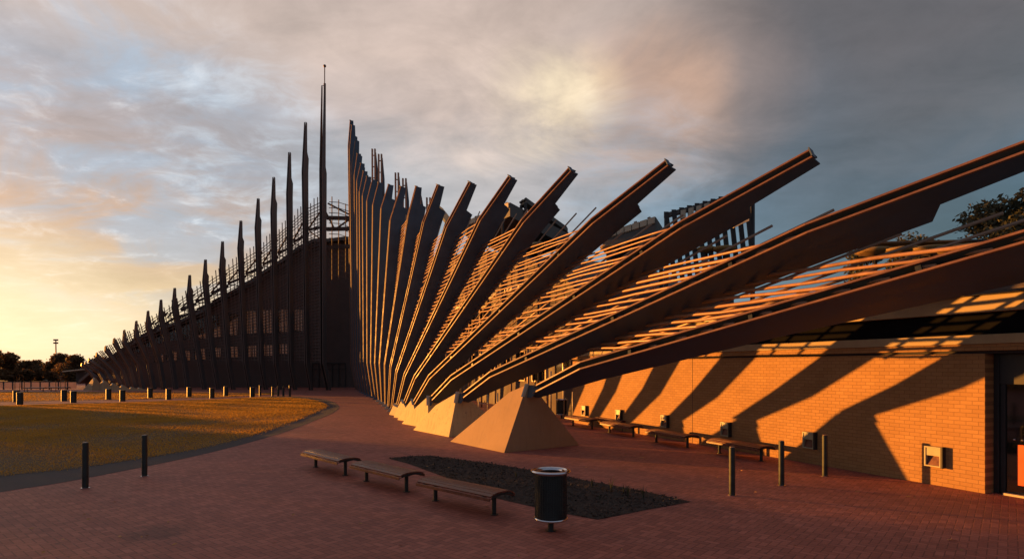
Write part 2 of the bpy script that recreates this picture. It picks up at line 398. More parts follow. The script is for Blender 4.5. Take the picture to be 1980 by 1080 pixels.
# ------------------------------------------------------------------ fins
LEAN = Vector((math.sin(R(137)), math.cos(R(137)), 0))
def on_lean(px, py, base):
    """where the sight line meets the upright plane through base running in the lean direction"""
    n = Vector((-LEAN.y, LEAN.x, 0)); d = ray(px, py); c = Vector((0, 0, H))
    return c+d*((base-c).dot(n)/d.dot(n))
def on_plane(px, py, B, n):
    d = ray(px, py); c = Vector((0, 0, H)); return c+d*((B-c).dot(n)/d.dot(n))
class Fin: pass
def shift_z(poly, off, h):
    pts = [p+off for p in poly]
    for a, b in zip(pts, pts[1:]):
        if (a.z-h)*(b.z-h) <= 0 and abs(b.z-a.z) > 1e-6: return a.lerp(b, (h-a.z)/(b.z-a.z))
    a, b = (pts[0], pts[1]) if h < pts[0].z else (pts[-2], pts[-1])
    return a.lerp(b, (h-a.z)/(b.z-a.z))
def make_fin(B, T, rdir, inner, label, group, wmain=1.35, web='web', strip='strip', th=.13, so_=.103, sw=.052, sd_=.06, notch=(.39, .45), wfoot=.34, wbend=.60, wtip=.34, rec=0., strips=True):
    """B foot, T tip, inner = photo points of the outer edge between them (bend, knee); returns Fin with its frame"""
    a = (T-B).normalized(); e2 = (rdir-a*rdir.dot(a)).normalized(); n = a.cross(e2).normalized()
    outer = [B]+[on_plane(px, py, B, n) for px, py in inner]+[T]
    f = Fin(); f.outer = outer; f.e2 = e2; f.n = n; f.a = a
    kn, tp = outer[-2], outer[-1]
    bend = outer[1]
    pin = [B+e2*wfoot, bend+e2*wbend]
    if len(outer) > 3: pin.append(bend.lerp(kn, .5)+e2*(wbend*.45+wmain*.55)*.9)
    seg = tp-kn
    pin += [kn+e2*wmain, kn+seg*notch[0]+e2*wmain*.93, kn+seg*notch[1]+e2*wmain*.52, tp+e2*wmain*wtip]
    root = thing('rib_fin', label, 'fin', tuple(B), group); f.root = root
    poly = [p+e2*.02 for p in outer]+pin[::-1]
    for sgn in (-1, 1):                                   # two steel cheeks with an open slot between them
        mb = MB(); mb.prism([p+n*(sgn*so_-sw*.42) for p in poly], n*sw*.84); mb.build('side_plate', web, root)
    if th > .1 and th < .2:                                # near fins: spacers bolted into the slot
        ns = max(3, int((kn-bend).length/2.8))
        for k in range(ns):
            q = bend.lerp(kn, (k+.5)/ns)+e2*.10; mb = MB(); mb.beam([q-a*.05, q+a*.05], n*(2*so_-sw*.9), e2*.16); mb.build('spacer', 'bollard', root)
    if strips:
        for sgn in (-1, 1):
            mb = MB(); mb.beam([p+n*sgn*so_+e2*0+a*(.02 if i == len(outer)-1 else 0) for i, p in enumerate(outer)], n*sw, e2*sd_)
            mb.build('edge_strip', strip, root, bevel=.006)
        # a rib closing the tip
        mb = MB(); mb.beam([tp+a*.01, tp+a*.04], n*(2*so_+sw), e2*wmain*wtip*.5); mb.build('tip_plate', web, root)
    return f

# right wing: foot plan Y, foot px, bend px, knee px, tip px, inward droop, tip width
RW = [
 (19.1, (1025, 757), (1122, 706.5), (1990, 455), (2330, 352), .31),
 (23.1, (888, 770), (948, 723.8), (1559, 442), (2160, 218), .27),
 (26.3, (829, 776), (872.7, 730), (1315, 436), (1568, 297), .18),
 (29.0, (799, 782), (830, 729), (1144.5, 428), (1290, 315.3), .12),
 (31.3, (779.5, 786), (802.4, 729), (1011, 427.5), (1102.6, 327.7), .08),
 (33.4, (767, 789), (783, 724.6), (928, 424), (986, 342), .05),
 (35.3, (757.5, 792), (767, 718), (862.5, 438.5), (908.4, 352.6), .02),
 (37.4, (751, 788), (755.4, 709), (819, 429), (846.7, 357.6), 0),
 (39.9, (745, 783.5), (744, 704), (789.4, 416), (804.5, 360.4), 0),
 (42.6, (738.5, 779), (734, 702), (754.5, 426), (775, 361), 0),
 (45.2, (732.5, 775), (725, 702), (737, 402.6), (751.5, 357), 0),
 (47.9, (726.5, 771), (717, 701.5), (721, 396), (732, 353), 0),
 (50.6, (720, 768), (710, 701.5), (709.5, 388), (720, 347.5), 0),
 (53.2, (713, 765.5), (703, 701.5), (701, 378), (709.7, 341.5), 0),
 (55.9, (707.5, 763), (697, 702), (695, 370), (703, 331), 0),
 (58.6, (702.5, 761), (692, 702), (690, 350), (697.8, 316), 0),
 (61.3, (697.5, 759), (687.5, 702), (685, 338), (691, 297), 0),
 (64.0, (693.5, 757.5), (684, 703), (680, 318), (687, 272), 0),
 (66.7, (690.5, 756), (681, 703), (676, 290), (680, 242), 0),
 (69.4, (688, 755), (678, 703), (673, 282), (677, 233), 0),
]
fins = []
for i, (Y, fo, be, kn, ti, c) in enumerate(RW):
    B = at(fo[0], fo[1], Y)
    if i <= 8: T = on_lean(ti[0], ti[1], B)
    else: T = at(ti[0], ti[1], Y-max(0, 2.2-.55*(i-8)))
    th_az = 47+min(i, 12)*1.2
    r = Vector((math.sin(R(th_az)), math.cos(R(th_az)), -c))
    if i == 0: lab = 'lowest and nearest brown fin, leaning almost flat over the benches from the largest plinth'
    elif i == 1: lab = 'long low brown fin from the second plinth, running out of frame at upper right'
    elif i == 19: lab = 'last upright fin of the right wing, beside the entrance gap, tallest of its row'
    else: lab = '%s dark fin of the right wing from the near end, %s' % (ORD[i], 'leaning steeply' if i < 6 else 'leaning slightly' if i < 10 else 'nearly upright')
    wm, wb_ = [(1.60, 1.0), (1.42, .92), (1.24, .78), (1.16, .70)][i] if i < 4 else (1.06, .58) if i < 8 else (1.05, .58)
    f = make_fin(B, T, r, [be, kn], lab, 'fins of the right wing', wmain=wm, wbend=wb_, **({} if i < 8 else dict(so_=.065, sw=.05, th=.08)))
    f.kz = f.outer[2].z; f.wb = wb_; f.wm = wm; fins.append(f)

# concrete plinths under the first fins
def plinth(L_, Rr, apex, sh, label, group, depth=None, steel=True):
    """L_, Rr front base corners on the ground, apex, sh = shoulder point on the left slope"""
    e = (L_-Rr); back = Vector((-e.y, e.x, 0)).normalized()
    if back.y < 0: back = -back
    if back.x < 0: back = -back
    D = depth or e.length*.95
    R2 = Rr+back*D; L2 = L_*.45+R2*.55+back*.25
    root = thing('plinth', label, 'plinth', tuple((L_+Rr)/2), group)
    # body: pyramid with its left slope broken at the shoulder
    mb = MB(); top2 = apex+back*.22-Vector((0, 0, .03))
    V = [L_, Rr, R2, L2, apex, top2, sh, sh+back*.3]
    mb.add(V, [(0, 3, 2, 1), (0, 1, 4, 6), (1, 2, 5, 4), (2, 3, 7, 5), (3, 0, 6, 7), (4, 5, 7, 6)])
    o = mb.build('block', 'concrete' if label.startswith('largest') or 'left' in group else 'concrete_lit', root, bevel=.012)
    # steel shoe at the apex
    d = (Rr-apex).normalized(); side = (apex-L_).normalized()
    mb = MB(); mb.beam([apex+Vector((0, 0, .03)), apex+d*.42], (.05, .0, 0), back*.10); mb.build('steel_shoe', 'cream', root)
    mb = MB(); mb.prism([L_-e*0+Vector((0, 0, .0)), L_+back*.02, Rr+back*.02, Rr], (0, 0, .035)); 
    return root
def gp(px, py): return gnd(px, py)
RP = [((870, 853), (975, 875), (1019, 743), (985, 757.5), 19.0),
      ((798.5, 830.7), (860, 845), (884.5, 758), (842, 783), 22.9),
      ((776.5, 818.5), (812, 829), (827.3, 765.5), (805, 786), 26.1),
      ((768, 811), (790, 819), (796.3, 771), (782, 790), 29.1),
      ((761, 806), (775, 813), (776.5, 772.5), (768, 788), 31.3),
      ((752, 801), (763, 808), (761.5, 781.5), (757, 790), 33.2)]
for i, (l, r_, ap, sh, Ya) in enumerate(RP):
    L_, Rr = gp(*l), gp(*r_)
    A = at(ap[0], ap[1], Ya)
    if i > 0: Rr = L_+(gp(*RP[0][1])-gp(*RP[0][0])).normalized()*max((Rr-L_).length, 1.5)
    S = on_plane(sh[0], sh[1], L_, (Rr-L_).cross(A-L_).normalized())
    plinth(L_, Rr, A, S, ['largest concrete pyramid plinth, nearest the benches', 'second largest concrete pyramid plinth, brightly sunlit, left of the largest'][i] if i < 2 else '%s concrete pyramid plinth from the near end of the right wing' % ORD[i],
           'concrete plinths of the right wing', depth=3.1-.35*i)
# small steel brackets under the upright fins
for i in range(6):                                     # pins joining plinth apex and fin
    f = fins[i]; b = f.outer[0]; c_ = f.outer[0].lerp(f.outer[1], .16)+f.e2*.15
    A_ = at(RP[i][2][0], RP[i][2][1], RP[i][4]); mb = MB(); mb.beam([A_-Vector((0, 0, .35)), A_.lerp(c_, .5), c_], f.n*.13, (.30, -.24, 0)); mb.build('foot_bracket', 'lwweb', f.root)
for i in range(6, 20):
    f = fins[i]; b = f.outer[0]; g0 = Vector((b.x, b.y, 0))
    mb = MB(); mb.prism([g0+Vector((-.28, -.1, 0)), g0+Vector((.32, -.1, 0)), g0+Vector((.2, -.1, b.z+.12)), g0+Vector((-.12, -.1, b.z+.12))], (0, .3, 0))
    mb.build('foot_bracket', 'cream' if i < 11 else 'web', f.root, bevel=.01)

# rods and posts between neighbouring fins
def bay(fa, fb, zlo, zhi, step, rr, label, group, posts=(.2, .4, .6, .8), pr=.028, rodm='rod', postm='post', wA=.92, wB=.12, wA0=.60, skip=.05, over=.8, name='rod_screen', wob=.03, n=7, jit=.02):
    root = thing(name, label, 'screen', tuple(shift_z(fa.outer, fa.e2*wA, zlo)), group)
    mb = MB(); z = zlo
    while z < zhi:
        if random.random() > skip:
            A = shift_z(fa.outer, fa.e2*(wA0+(wA-wA0)*(z-zlo)/max(.1, zhi-zlo)), z); B_ = shift_z(fb.outer, fb.e2*wB, z+random.uniform(-jit, jit))
            d = (B_-A).normalized(); pts = []
            for k in range(5):
                t = k/4; pts.append(A.lerp(B_, t)+Vector((0, 0, random.uniform(-wob, wob) if 0 < k < 4 else 0)))
            pts[0] = A-d*random.uniform(0, .16)
            mb.tube(pts, rr*random.uniform(.85, 1.12), n)
        z += step*random.uniform(.85, 1.15)
    mb.build('rods', rodm, root, smooth=n > 4)
    for t in posts:
        p0 = shift_z(fa.outer, fa.e2*(wA0+.12), zlo-.04).lerp(shift_z(fb.outer, fb.e2*(wB+.2), zlo-.04), t)
        h1 = zhi+over*random.uniform(.85, 1.1)
        p1 = shift_z(fa.outer, fa.e2*(wA+.12), h1).lerp(shift_z(fb.outer, fb.e2*(wB+.2), h1), t)
        m2 = MB(); m2.tube([p0, p1], pr, 6); m2.build('screen_post', postm, root, smooth=True)
    return root
for i in range(len(fins)-1):
    fb, fa = fins[i], fins[i+1]
    zhi = fb.kz+(.18 if i < 3 else .05) if i < 9 else min(fb.kz, fa.kz)*(.80)
    far = i > 8
    bay(fa, fb, 3.35 if i else 3.2, zhi, .175 if i < 2 else .175 if i < 5 else .19 if not far else .42, .040 if i < 2 else .031 if i == 2 else .026,
        '%s rods between the %s and %s right wing fins from the near end' % ('thick orange' if i < 3 else 'thin orange' if i < 9 else 'close dark', ORD[i], ORD[i+1]),
        'rod screens of the right wing', pr=.034 if i < 3 else .028, over=.42 if i < 3 else .8, posts=(.2, .42, .63, .84) if not far else (.33, .66), wA0=fa.wb*1.02, wA=(fa.wb+fa.wm)*.45)
# curved steel arm reaching between the seventh and eighth fins
mb = MB(); A_ = at(843, 402, 36); B_ = at(870, 421, 34.2)
mb.beam([A_, A_.lerp(B_, .35)+Vector((0, 0, -.02)), A_.lerp(B_, .7)+Vector((0, 0, -.18)), B_+Vector((0, 0, -.35))], (0.1, .2, .42), (.15, -.2, 0)); mb.build('brace_arm', 'web', fins[7].root, bevel=.01)

# left wing --------------------------------------------------------------
LW = [ # foot px, bend px, knee px, tip px, lattice top py
 ((634, 756), (622, 703), (620.5, 330), (624.5, 166), 388),
 ((599.5, 755), (591, 703), (585.5, 330), (590.5, 237), 404),
 ((569, 755), (560, 703), (555.5, 375), (559.5, 295), 431),
 ((539, 754.5), (531, 703), (525, 410), (529, 343), 457),
 ((512, 754.5), (503, 703), (494.5, 440), (499, 384), 482),
 ((481, 754), (472, 703), (461, 480), (465.5, 427), 502),
 ((449, 754), (440, 703), (426, 515), (430, 467), 524),
 ((420, 753.5), (411, 703), (393, 545), (397, 502), 546),
 ((393, 753.5), (384, 702), (362.5, 572), (366.5, 532), 565),
 ((361, 753), (354, 702), (333.5, 594), (337.5, 557), 583),
 ((337, 753), (330, 702), (307.5, 614), (311, 579.5), 601),
 ((314, 753), (306, 702), (282.5, 632), (286, 601), 617),
 ((294, 753), (285, 702), (260, 650), (263.3, 620.5), 633),
 ((273, 752.5), (264.5, 706), (237.5, 664), (240, 638), 647),
 ((257, 750), (248, 712), (219, 664), (220.5, 654), 661),
 ((243, 748), (234, 716), (203, 678), (203.7, 669), 674),
 ((228, 744), (218, 718), (186, 689), (186.3, 682), 686),
 ((213, 739), (203, 718), (171.5, 698), (171.5, 693), 696),
 ((199, 735), (190, 720), (164, 705), (164.5, 701), 704),
 ((181, 731), (173.5, 720), (158, 706), (157.8, 703), 708),
]
lf = []
for i, (fo, be, kn, ti, lt) in enumerate(LW):
    Y = 66.6+.12*i+1.6*math.sin(math.pi*i/19)
    if fo[1] > 752: Y = min(Y, F*H/(fo[1]-HY)+8)
    B = at(fo[0], fo[1], Y); B.z = max(B.z, .0)
    T = at(ti[0], ti[1], Y+.2)
    lab = 'tallest spire fin beside the entrance gap, topped by a thin mast and ball' if i == 0 else '%s upright dark fin of the left wing counting out from the tall spire' % ORD[i]
    if i == 19: lab = 'lowest and outermost fin at the far left end of the left wing'
    ra = R(9+max(0, i-6)*1.8); f = make_fin(B, T, Vector((math.sin(ra), math.cos(ra), 0)), [be, kn], lab, 'fins of the left wing', wmain=1.05-.042*i, web='lwweb', strip='strip_shaded' if i < 11 else 'strip', th=.24, so_=.10 if i else .15, sw=.07, sd_=.09,
                 notch=(.30, .42) if i else (.02, .12), wfoot=.5, wbend=.80-.03*i, wtip=.16, strips=True)
    f.lt = H+(HY-lt)/F*Y; f.Y = Y; f.B = B; lf.append(f)
sp = lf[0]; t0 = sp.outer[-1]
mb = MB(); mb.tube([t0+Vector((.15, .1, -9)), t0+Vector((.17, .1, .3))], .13, 8); mb.build('twin_mast', 'strip', sp.root, smooth=True)
mb = MB(); mb.tube([t0+Vector((.15, .1, -1)), t0+Vector((.16, .1, 2.15))], .055, 8); mb.build('mast', 'slat', sp.root, smooth=True)
mb = MB(); mb.lathe([(0.001, 0), (.1, .03), (.16, .12), (.17, .18), (.12, .29), (.001, .34)], 12, tuple(t0+Vector((.16, .1, 2.1)))); mb.build('ball_finial', 'strip', sp.root, smooth=True)

def lbay(fa, fb, i):
    """fa left, fb right neighbour"""
    lab = 'lattice screen between the %s and %s fins of the left wing counted from the spire' % (ORD[i], ORD[i+1])
    root = thing('lattice_screen', lab, 'screen', tuple(fa.B), 'lattice screens of the left wing')
    W = .75
    za, zb = fa.lt, fb.lt; lo = 3.4 if i < 14 else max(1.6, 3.4-.35*(i-13))
    P = lambda f, t, zt: shift_z(f.outer, f.e2*W, lo+(zt-lo)*t)
    mb = MB(); nrow = max(4, int((zb-lo)/.36))
    for k in range(nrow+1):
        if k < nrow and random.random() < .05: continue
        t = k/nrow; a, b = P(fa, t, za), P(fb, t, zb); j = random.uniform(-.03, .03)
        mb.beam([a+Vector((0, 0, j)), b+Vector((0, 0, j))], (0, .05, 0), (0, 0, .075))
    mb.build('slats', 'slat', root)
    for t in (.2, .4, .6, .8):
        p0 = shift_z(fa.outer, fa.e2*(W+.1), lo-.2).lerp(shift_z(fb.outer, fb.e2*(W+.1), lo-.2), t)
        zz_ = za+(zb-za)*t+.35+.45*(t > .3)
        p1 = shift_z(fa.outer, fa.e2*(W+.1), za+(zz_-za)).lerp(shift_z(fb.outer, fb.e2*(W+.1), zb+(zz_-za)*0+.5), t)
        m2 = MB(); m2.tube([p0, p1], .055, 5); m2.build('screen_post', 'slat', root)
    for t in ((.87, .76) if i < 9 else (.8,)):
        a, b = shift_z(fa.outer, fa.e2*1.2, lo+(za-lo)*t), shift_z(fb.outer, fb.e2*1.2, lo+(zb-lo)*t*.97)
        m2 = MB(); m2.beam([a, b], (0, .2, 0), (0, 0, .26)); m2.build('ring_beam', 'lwweb', root)
    if i < 12:
        a, b = shift_z(fa.outer, fa.e2*1.15, lo+(za-lo)*.88), shift_z(fb.outer, fb.e2*1.15, lo+(zb-lo)*.985)
        m2 = MB(); m2.tube([a, b], .09, 6); m2.build('diagonal_brace', 'lwweb', root)
        a, b = shift_z(fa.outer, fa.e2*1.3, lo+(za-lo)*.86), shift_z(fb.outer, fb.e2*1.3, lo+(zb-lo)*.74)
        m2 = MB(); m2.tube([a, b], .07, 6); m2.build('diagonal_brace', 'lwweb', root)
for i in range(len(lf)-1): lbay(lf[i+1], lf[i], i)
# lattice across the entrance gap, hung between the spire fin and the last right-wing fin
root = thing('lattice_screen', 'high lattice bridging the entrance gap right of the tall spire', 'screen', tuple(lf[0].B), 'lattice screens of the left wing')
mb = MB()
xa, xb, Yg = 636, 674, 68.5
for k in range(15):
    y = 393+k*10+random.uniform(-1, 1); mb.beam([at(xa, y-2, Yg), at((xa+xb)/2, y-1, Yg), at(xb, y+5, Yg)], (0, .06, 0), (0, 0, .07))
mb.build('slats', 'slat', root)
for x_, y_ in ((642, 380), (655, 386), (668.5, 394)):
    mb = MB(); mb.tube([at(x_, y_, Yg+.1), at(x_, 540, Yg+.1)], .06, 5); mb.build('screen_post', 'slat', root)
for y0_, y1_ in ((421, 422), (443, 442), (478, 476)):
    mb = MB(); mb.beam([at(632, y0_, Yg+.4), at(676, y1_, Yg+.4)], (0, .3, 0), (0, 0, .42)); mb.build('ring_beam', 'lwweb', root)
for q in (((634, 393), (674, 414)), ((650, 442), (674, 425)), ((630, 410), (648, 445))):
    mb = MB(); mb.tube([at(*q[0], Yg+.3), at(*q[1], Yg+.3)], .11, 6); mb.build('diagonal_brace', 'lwweb', root)

# plinths of the far left end
for i, (l, r_, ap) in enumerate([((160, 752.5), (177, 753.5), (181.7, 730)), ((184, 753), (201, 754), (199.5, 734.5)), ((208, 753.3), (217.5, 754), (217, 740)), ((228, 753.5), (235.5, 754), (235, 744)), ((247, 753.7), (253.5, 754), (253, 747.5)), ((262, 753.7), (268.5, 754), (268, 749))]):
    Y = 67.2; L_ = at(l[0], l[1], Y+.0); Rr = at(r_[0], r_[1], Y-1.2); L_.z = Rr.z = 0
    plinth(L_, Rr, at(ap[0], ap[1], Y), at(ap[0]-4, ap[1]+3.5, Y+.2), '%s small concrete plinth from the far left end of the left wing' % ORD[i], 'concrete plinths of the left wing', depth=1.3-.1*i)

# lit masts of the rear ring seen over the right wing
for i, (x_, y_, yb) in enumerate([(722.5, 288, 330), (735, 298, 345), (767.5, 334, 385), (782, 345, 388), (810, 371, 400), (828.5, 382, 410)]):
    Y = 74-2*i; T = at(x_, y_, Y); B = at(x_+2, y_, Y); B.z = 0
    root = thing('rear_mast', '%s sunlit twin-edged mast from the left, rising behind the right wing' % ORD[i], 'mast', tuple(B), 'sunlit masts behind the right wing')
    for s_ in (-.17, .17):
        mb = MB(); mb.beam([B+Vector((s_, 0, 0)), T+Vector((s_, 0, 0))], (.17, .04, 0), (0, .25, 0)); mb.build('edge_strip', 'rod', root)
    wb = at(x_, yb, Y)
    mb = MB(); mb.prism([T+Vector((.27, .1, -.4)), Vector((wb.x+.5, Y+.1, wb.z)), Vector((B.x+.6, Y+.1, 0)), Vector((B.x+.02, Y+.1, 0)), T+Vector((.1, .1, -.4))], (0, .14, 0)); mb.build('web_plate', 'web', root)
    mb = MB(); [mb.beam([T+Vector((-.1, .02, -z_)), T+Vector((.1, .02, -z_))], (0, .1, 0), (0, 0, .1)) for z_ in (.8, 2.2, 3.6)]; mb.build('spacers', 'strip', root)

# ------------------------------------------------------------------ building behind the left wing
root = thing('office_building', 'dark building with through-windows and sloping roof behind the left wing', 'building', (-35, 76, 0))
YF, YB = 76.0, 83.0
roofpts = [(165, 735), (200, 705), (240, 678), (286, 648), (330, 622), (367, 606), (400, 590), (431, 574), (461, 558), (492, 540), (522, 520), (552, 500), (583, 476), (612, 462), (640, 462), (672, 458), (760, 465), (820, 475)]
RX = [(at(x, y, YF).x, at(x, y+(9 if x > 430 else 15 if x > 300 else 6), YF).z) for x, y in roofpts]
def roof_z(X):
    for (x0, z0), (x1, z1) in zip(RX, RX[1:]):
        if x0 <= X <= x1: return z0+(z1-z0)*(X-x0)/(x1-x0)
    return RX[-1][1] if X > RX[-1][0] else RX[0][1]
wins = [] # px centre, half width, upper (top,bottom), lower (top,bottom)
for xc, hw, u0, u1, l0, l1 in [(578, 9, 597, 640, 0, 0), (547, 11, 597, 642, 664, 684), (517, 11, 598, 644, 665, 688), (484, 12, 600, 645, 667, 690), (448, 12, 604, 648, 669, 691), (416, 11, 608, 652, 671, 692), (387, 11, 614, 655, 673, 695), (358, 10, 624, 657, 677, 697), (332, 10, 632, 659, 678, 698), (307, 9, 642, 664, 682, 700), (284, 8, 655, 672, 0, 0), (262, 8, 668, 681, 0, 0)]:
    wins.append((xc, hw+.6, u0, u1, l0, l1))
def wall_with_holes(Y, th, holes, name, m, X0, X1, kx=1.0):
    """vertical strips so that every opening is a real hole"""
    xs = sorted(set([X0, X1]+[h[0] for h in holes]+[h[1] for h in holes]+[x for x, _ in RX if X0 < x < X1]))
    mb = MB()
    for a, b in zip(xs, xs[1:]):
        if b-a < 1e-4: continue
        mid_ = (a+b)/2; hs = sorted([(h[2], h[3]) for h in holes if h[0] <= mid_ <= h[1]])
        z = 0
        for lo, hi in hs:
            mb.box((a, Y, z), (b, Y+th, lo)); z = hi
        ta, tb = roof_z(a), roof_z(b)
        if min(ta, tb) > z: mb.prism([(a, Y, z), (b, Y, z), (b, Y, tb), (a, Y, ta)], (0, th, 0))
    return mb.build(name, m, root)
holes = []
for xc, hw, u0, u1, l0, l1 in wins:
    for (t, b) in ((u0, u1), (l0, l1)):
        if t: holes.append((at(xc-hw, 0, YF).x, at(xc+hw, 0, YF).x, at(0, b, YF).z, at(0, t, YF).z))
wall_with_holes(YF, .3, holes, 'front_wall', 'body', RX[0][0], RX[-1][0])
hb = []
for (a, b, lo, hi) in holes:                       # rear openings lie in line with the front ones as seen from the lawn
    k = YB/YF; hb.append((a*k-.55, b*k+.55, H+(lo-H)*k-.1, H+(hi-H)*k+.1))
hb2 = [(max(h[0], RX[0][0]+.2), min(h[1], RX[-1][0]-.2), h[2], min(h[3], roof_z((h[0]+h[1])/2)-.3)) for h in hb if h[1] > RX[0][0]+.5]
hb2 = [h for h in hb2 if h[3]-h[2] > .4]
XS = -27.0
mb = MB(); mb.box((RX[0][0], YB, 0), (XS, YB+.3, 2.6)); mb.prism([(XS, YB, 0), (RX[-1][0], YB, 0), (RX[-1][0], YB, roof_z(99)), (XS, YB, roof_z(XS))], (0, .3, 0)); mb.build('rear_wall', 'body', root)
x = RX[3][0]
while x < XS-1:
    mb = MB(); mb.box((x-.2, YB, 2.61), (x+.2, YB+.3, roof_z(x)-.02)); mb.build('column', 'body', root); x += 4.6
mb = MB(); mb.box((RX[6][0], YB-.1, 5.95), (XS, YB+.28, 6.35)); mb.build('rear_beam', 'body', root)
mb = MB()
for (x0, z0), (x1, z1) in zip(RX, RX[1:]): mb.prism([(x0, YF-1.2, z0+.02), (x1, YF-1.2, z1+.02), (x1, YF-1.2, z1+.42), (x0, YF-1.2, z0+.42)], (0, YB-YF+2.5, 0))
mb.build('roof', 'roof', root)
mb = MB(); mb.box((RX[3][0], YF+.31, 6.0), (RX[-1][0], YB-.01, 6.3)); mb.build('floor_slab', 'interior', root)
for (a, b, lo, hi) in holes:
    mb = MB(); t = .06
    mb.box((a, YF-.03, lo), (a+t, YF+.12, hi)); mb.box((b-t, YF-.03, lo), (b, YF+.12, hi)); mb.box((a+t, YF-.03, lo), (b-t, YF+.12, lo+t)); mb.box((a+t, YF-.03, hi-t), (b-t, YF+.12, hi))
    for q in (.33, .66): mb.box((a+(b-a)*q-.025, YF, lo+t), (a+(b-a)*q+.025, YF+.08, hi-t))
    wf = mb.build('window', 'dark', root)
    mb = MB(); mb.box((a+t, YF+.04, lo+t), (b-t, YF+.05, hi-t)); mb.build('pane', 'glass', wf)
mb = MB(); mb.prism([(RX[-1][0], YF+.3, 0), (RX[-1][0], YB, 0), (RX[-1][0], YB, roof_z(99)), (RX[-1][0], YF+.3, roof_z(99))], (-.3, 0, 0)); mb.build('side_wall', 'body', root)
# entrance doors
mb = MB(); a0, b0 = at(604, 0, YF).x, at(668, 0, YF).x
for k in range(6): x = a0+(b0-a0)*k/5; mb.box((x-.06, YF-.12, 0), (x+.06, YF-.004, 3.0))
mb.box((a0, YF-.14, 3.0), (b0, YF-.004, 3.15)); mb.box((a0, YF-.10, 2.3), (b0, YF-.004, 2.36)); mb.build('entrance_door', 'dark', root)

# ------------------------------------------------------------------ building behind the right wing
root = thing('wing_building', 'dark curved building behind the rod screens of the right wing', 'building', (0, 45, 0))
fac = [(8.2, 31.0), (3.4, 31.0), (1.0, 36.0), (-1.6, 43), (-4.6, 51), (-8.0, 60), (-11.5, 69)]
hts = [6.6, 6.8, 9.2, 11.0, 12.3, 13.2, 13.6]
bk = [(12.5, 33.5), (12.0, 36), (10, 41), (8, 48), (5, 56), (2, 65), (-1, 74)]
mb = MB(); nF = len(fac)
V = []
for (x, y), h in zip(fac, hts): V += [(x, y, 0), (x, y, h)]
for (x, y), h in zip(bk, hts): V += [(x, y, 0), (x, y, h)]
fc = []
for i in range(nF-1):
    a = 2*i; b = 2*nF+2*i
    fc += [(a, a+2, a+3, a+1), (b, b+1, b+3, b+2), (a+1, a+3, b+3, b+1)]
fc += [(0, 1, 2*nF+1, 2*nF), (2*nF-2, 4*nF-2, 4*nF-1, 2*nF-1)]
mb.add(V, fc); mb.build('wall', 'body', root)
for i in range(1, nF-1):                                    # sun hoods, sill bands and windows on the curved facade
    p0, p1 = Vector((*fac[i], 0)), Vector((*fac[i+1], 0)); d = (p1-p0).normalized(); nrm = Vector((-d.y, d.x, 0))
    if nrm.x > 0: nrm = -nrm
    L = (p1-p0).length; nb = max(2, int(L/2.4))
    for hh_ in (4.1, 7.6):
        mb = MB(); mb.beam([p0+Vector((0, 0, hh_))+nrm*.15, p1+Vector((0, 0, hh_))+nrm*.15], nrm*.3, (0, 0, .22)); mb.build('band', 'cream' if hh_ > 5 else 'body', root)
        for k in range(nb):
            if hh_ > hts[i]-2.5: continue
            a = p0+d*(L*(k+.2)/nb)+nrm*.02; b = p0+d*(L*(k+.8)/nb)+nrm*.02
            mb = MB()
            for z_ in (hh_-2.3, hh_-.5): mb.beam([a+Vector((0, 0, z_)), b+Vector((0, 0, z_))], nrm*.1, (0, 0, .07))
            for q in (a, a.lerp(b, .5), b): mb.beam([q+Vector((0, 0, hh_-2.26)), q+Vector((0, 0, hh_-.54))], d*.06, nrm*.1)
            wf = mb.build('window', 'post', root)
            mb = MB(); mb.prism([a+Vector((0, 0, hh_-2.25)), b+Vector((0, 0, hh_-2.25)), b+Vector((0, 0, hh_-.55)), a+Vector((0, 0, hh_-.55))], nrm*.01); mb.build('pane', 'dglass', wf)
for k in range(14):                                          # verandah posts in front of it
    t = k/13*(nF-2); i = int(min(t, nF-2.001)) + 1; fr = t-int(min(t, nF-2.001)) if i < nF-1 else 1
    i = min(i, nF-2); p = Vector((*fac[i], 0)).lerp(Vector((*fac[i+1], 0)), min(1, fr))+Vector((-1.6, -.7, 0))
    mb = MB(); mb.tube([p, p+Vector((0, 0, 4.0))], .06, 8); mb.build('verandah_post', 'post', root, smooth=True)
def roof_box(name, A, Bp, Cc, drop, label, m='roof', ribs=6, depth=6, fascia='cream'):
    """roof monitor: lit fascia from A to Bp, ribbed slope down from Bp to Cc"""
    r0 = thing(name, label, 'roof', tuple(A), None); back = (Cc-Bp)
    A2 = A+back; dn = Vector((0, 0, -drop))
    mb = MB(); mb.add([A, Bp, Cc, A2, A+dn, Bp+dn, Cc+dn, A2+dn], [(0, 1, 2, 3), (4, 7, 6, 5), (0, 4, 5, 1), (1, 5, 6, 2), (2, 6, 7, 3), (3, 7, 4, 0)]); mb.build('roof_deck', m, r0)
    e = (Bp-A); up = e.cross(back).normalized(); up = up if up.z > 0 else -up
    mb = MB()
    for k in range(ribs):
        q = A+e*((k+.5)/ribs); mb.beam([q+up*.07, q+back+up*.07], e.normalized()*.16, up*.14)
    mb.build('ribs', m, r0)
    mb = MB(); o = -back.normalized()*.06; nseg = 7
    for k in range(nseg):
        q0 = A+e*((k+.06)/nseg)+o; q1 = A+e*((k+.94)/nseg)+o
        mb.beam([q0+dn*.22, q1+dn*.22], back.normalized()*.08, (0, 0, drop*.36))
    mb.build('fascia', fascia, r0)
    for q in (A.lerp(Bp, .15), A.lerp(Bp, .85), A2.lerp(Cc, .15), A2.lerp(Cc, .85)):   # props down to the building
        mb = MB(); mb.tube([q+dn, Vector((q.x, q.y, 7))], .12, 6); mb.build('prop', 'dark', r0)
    return r0
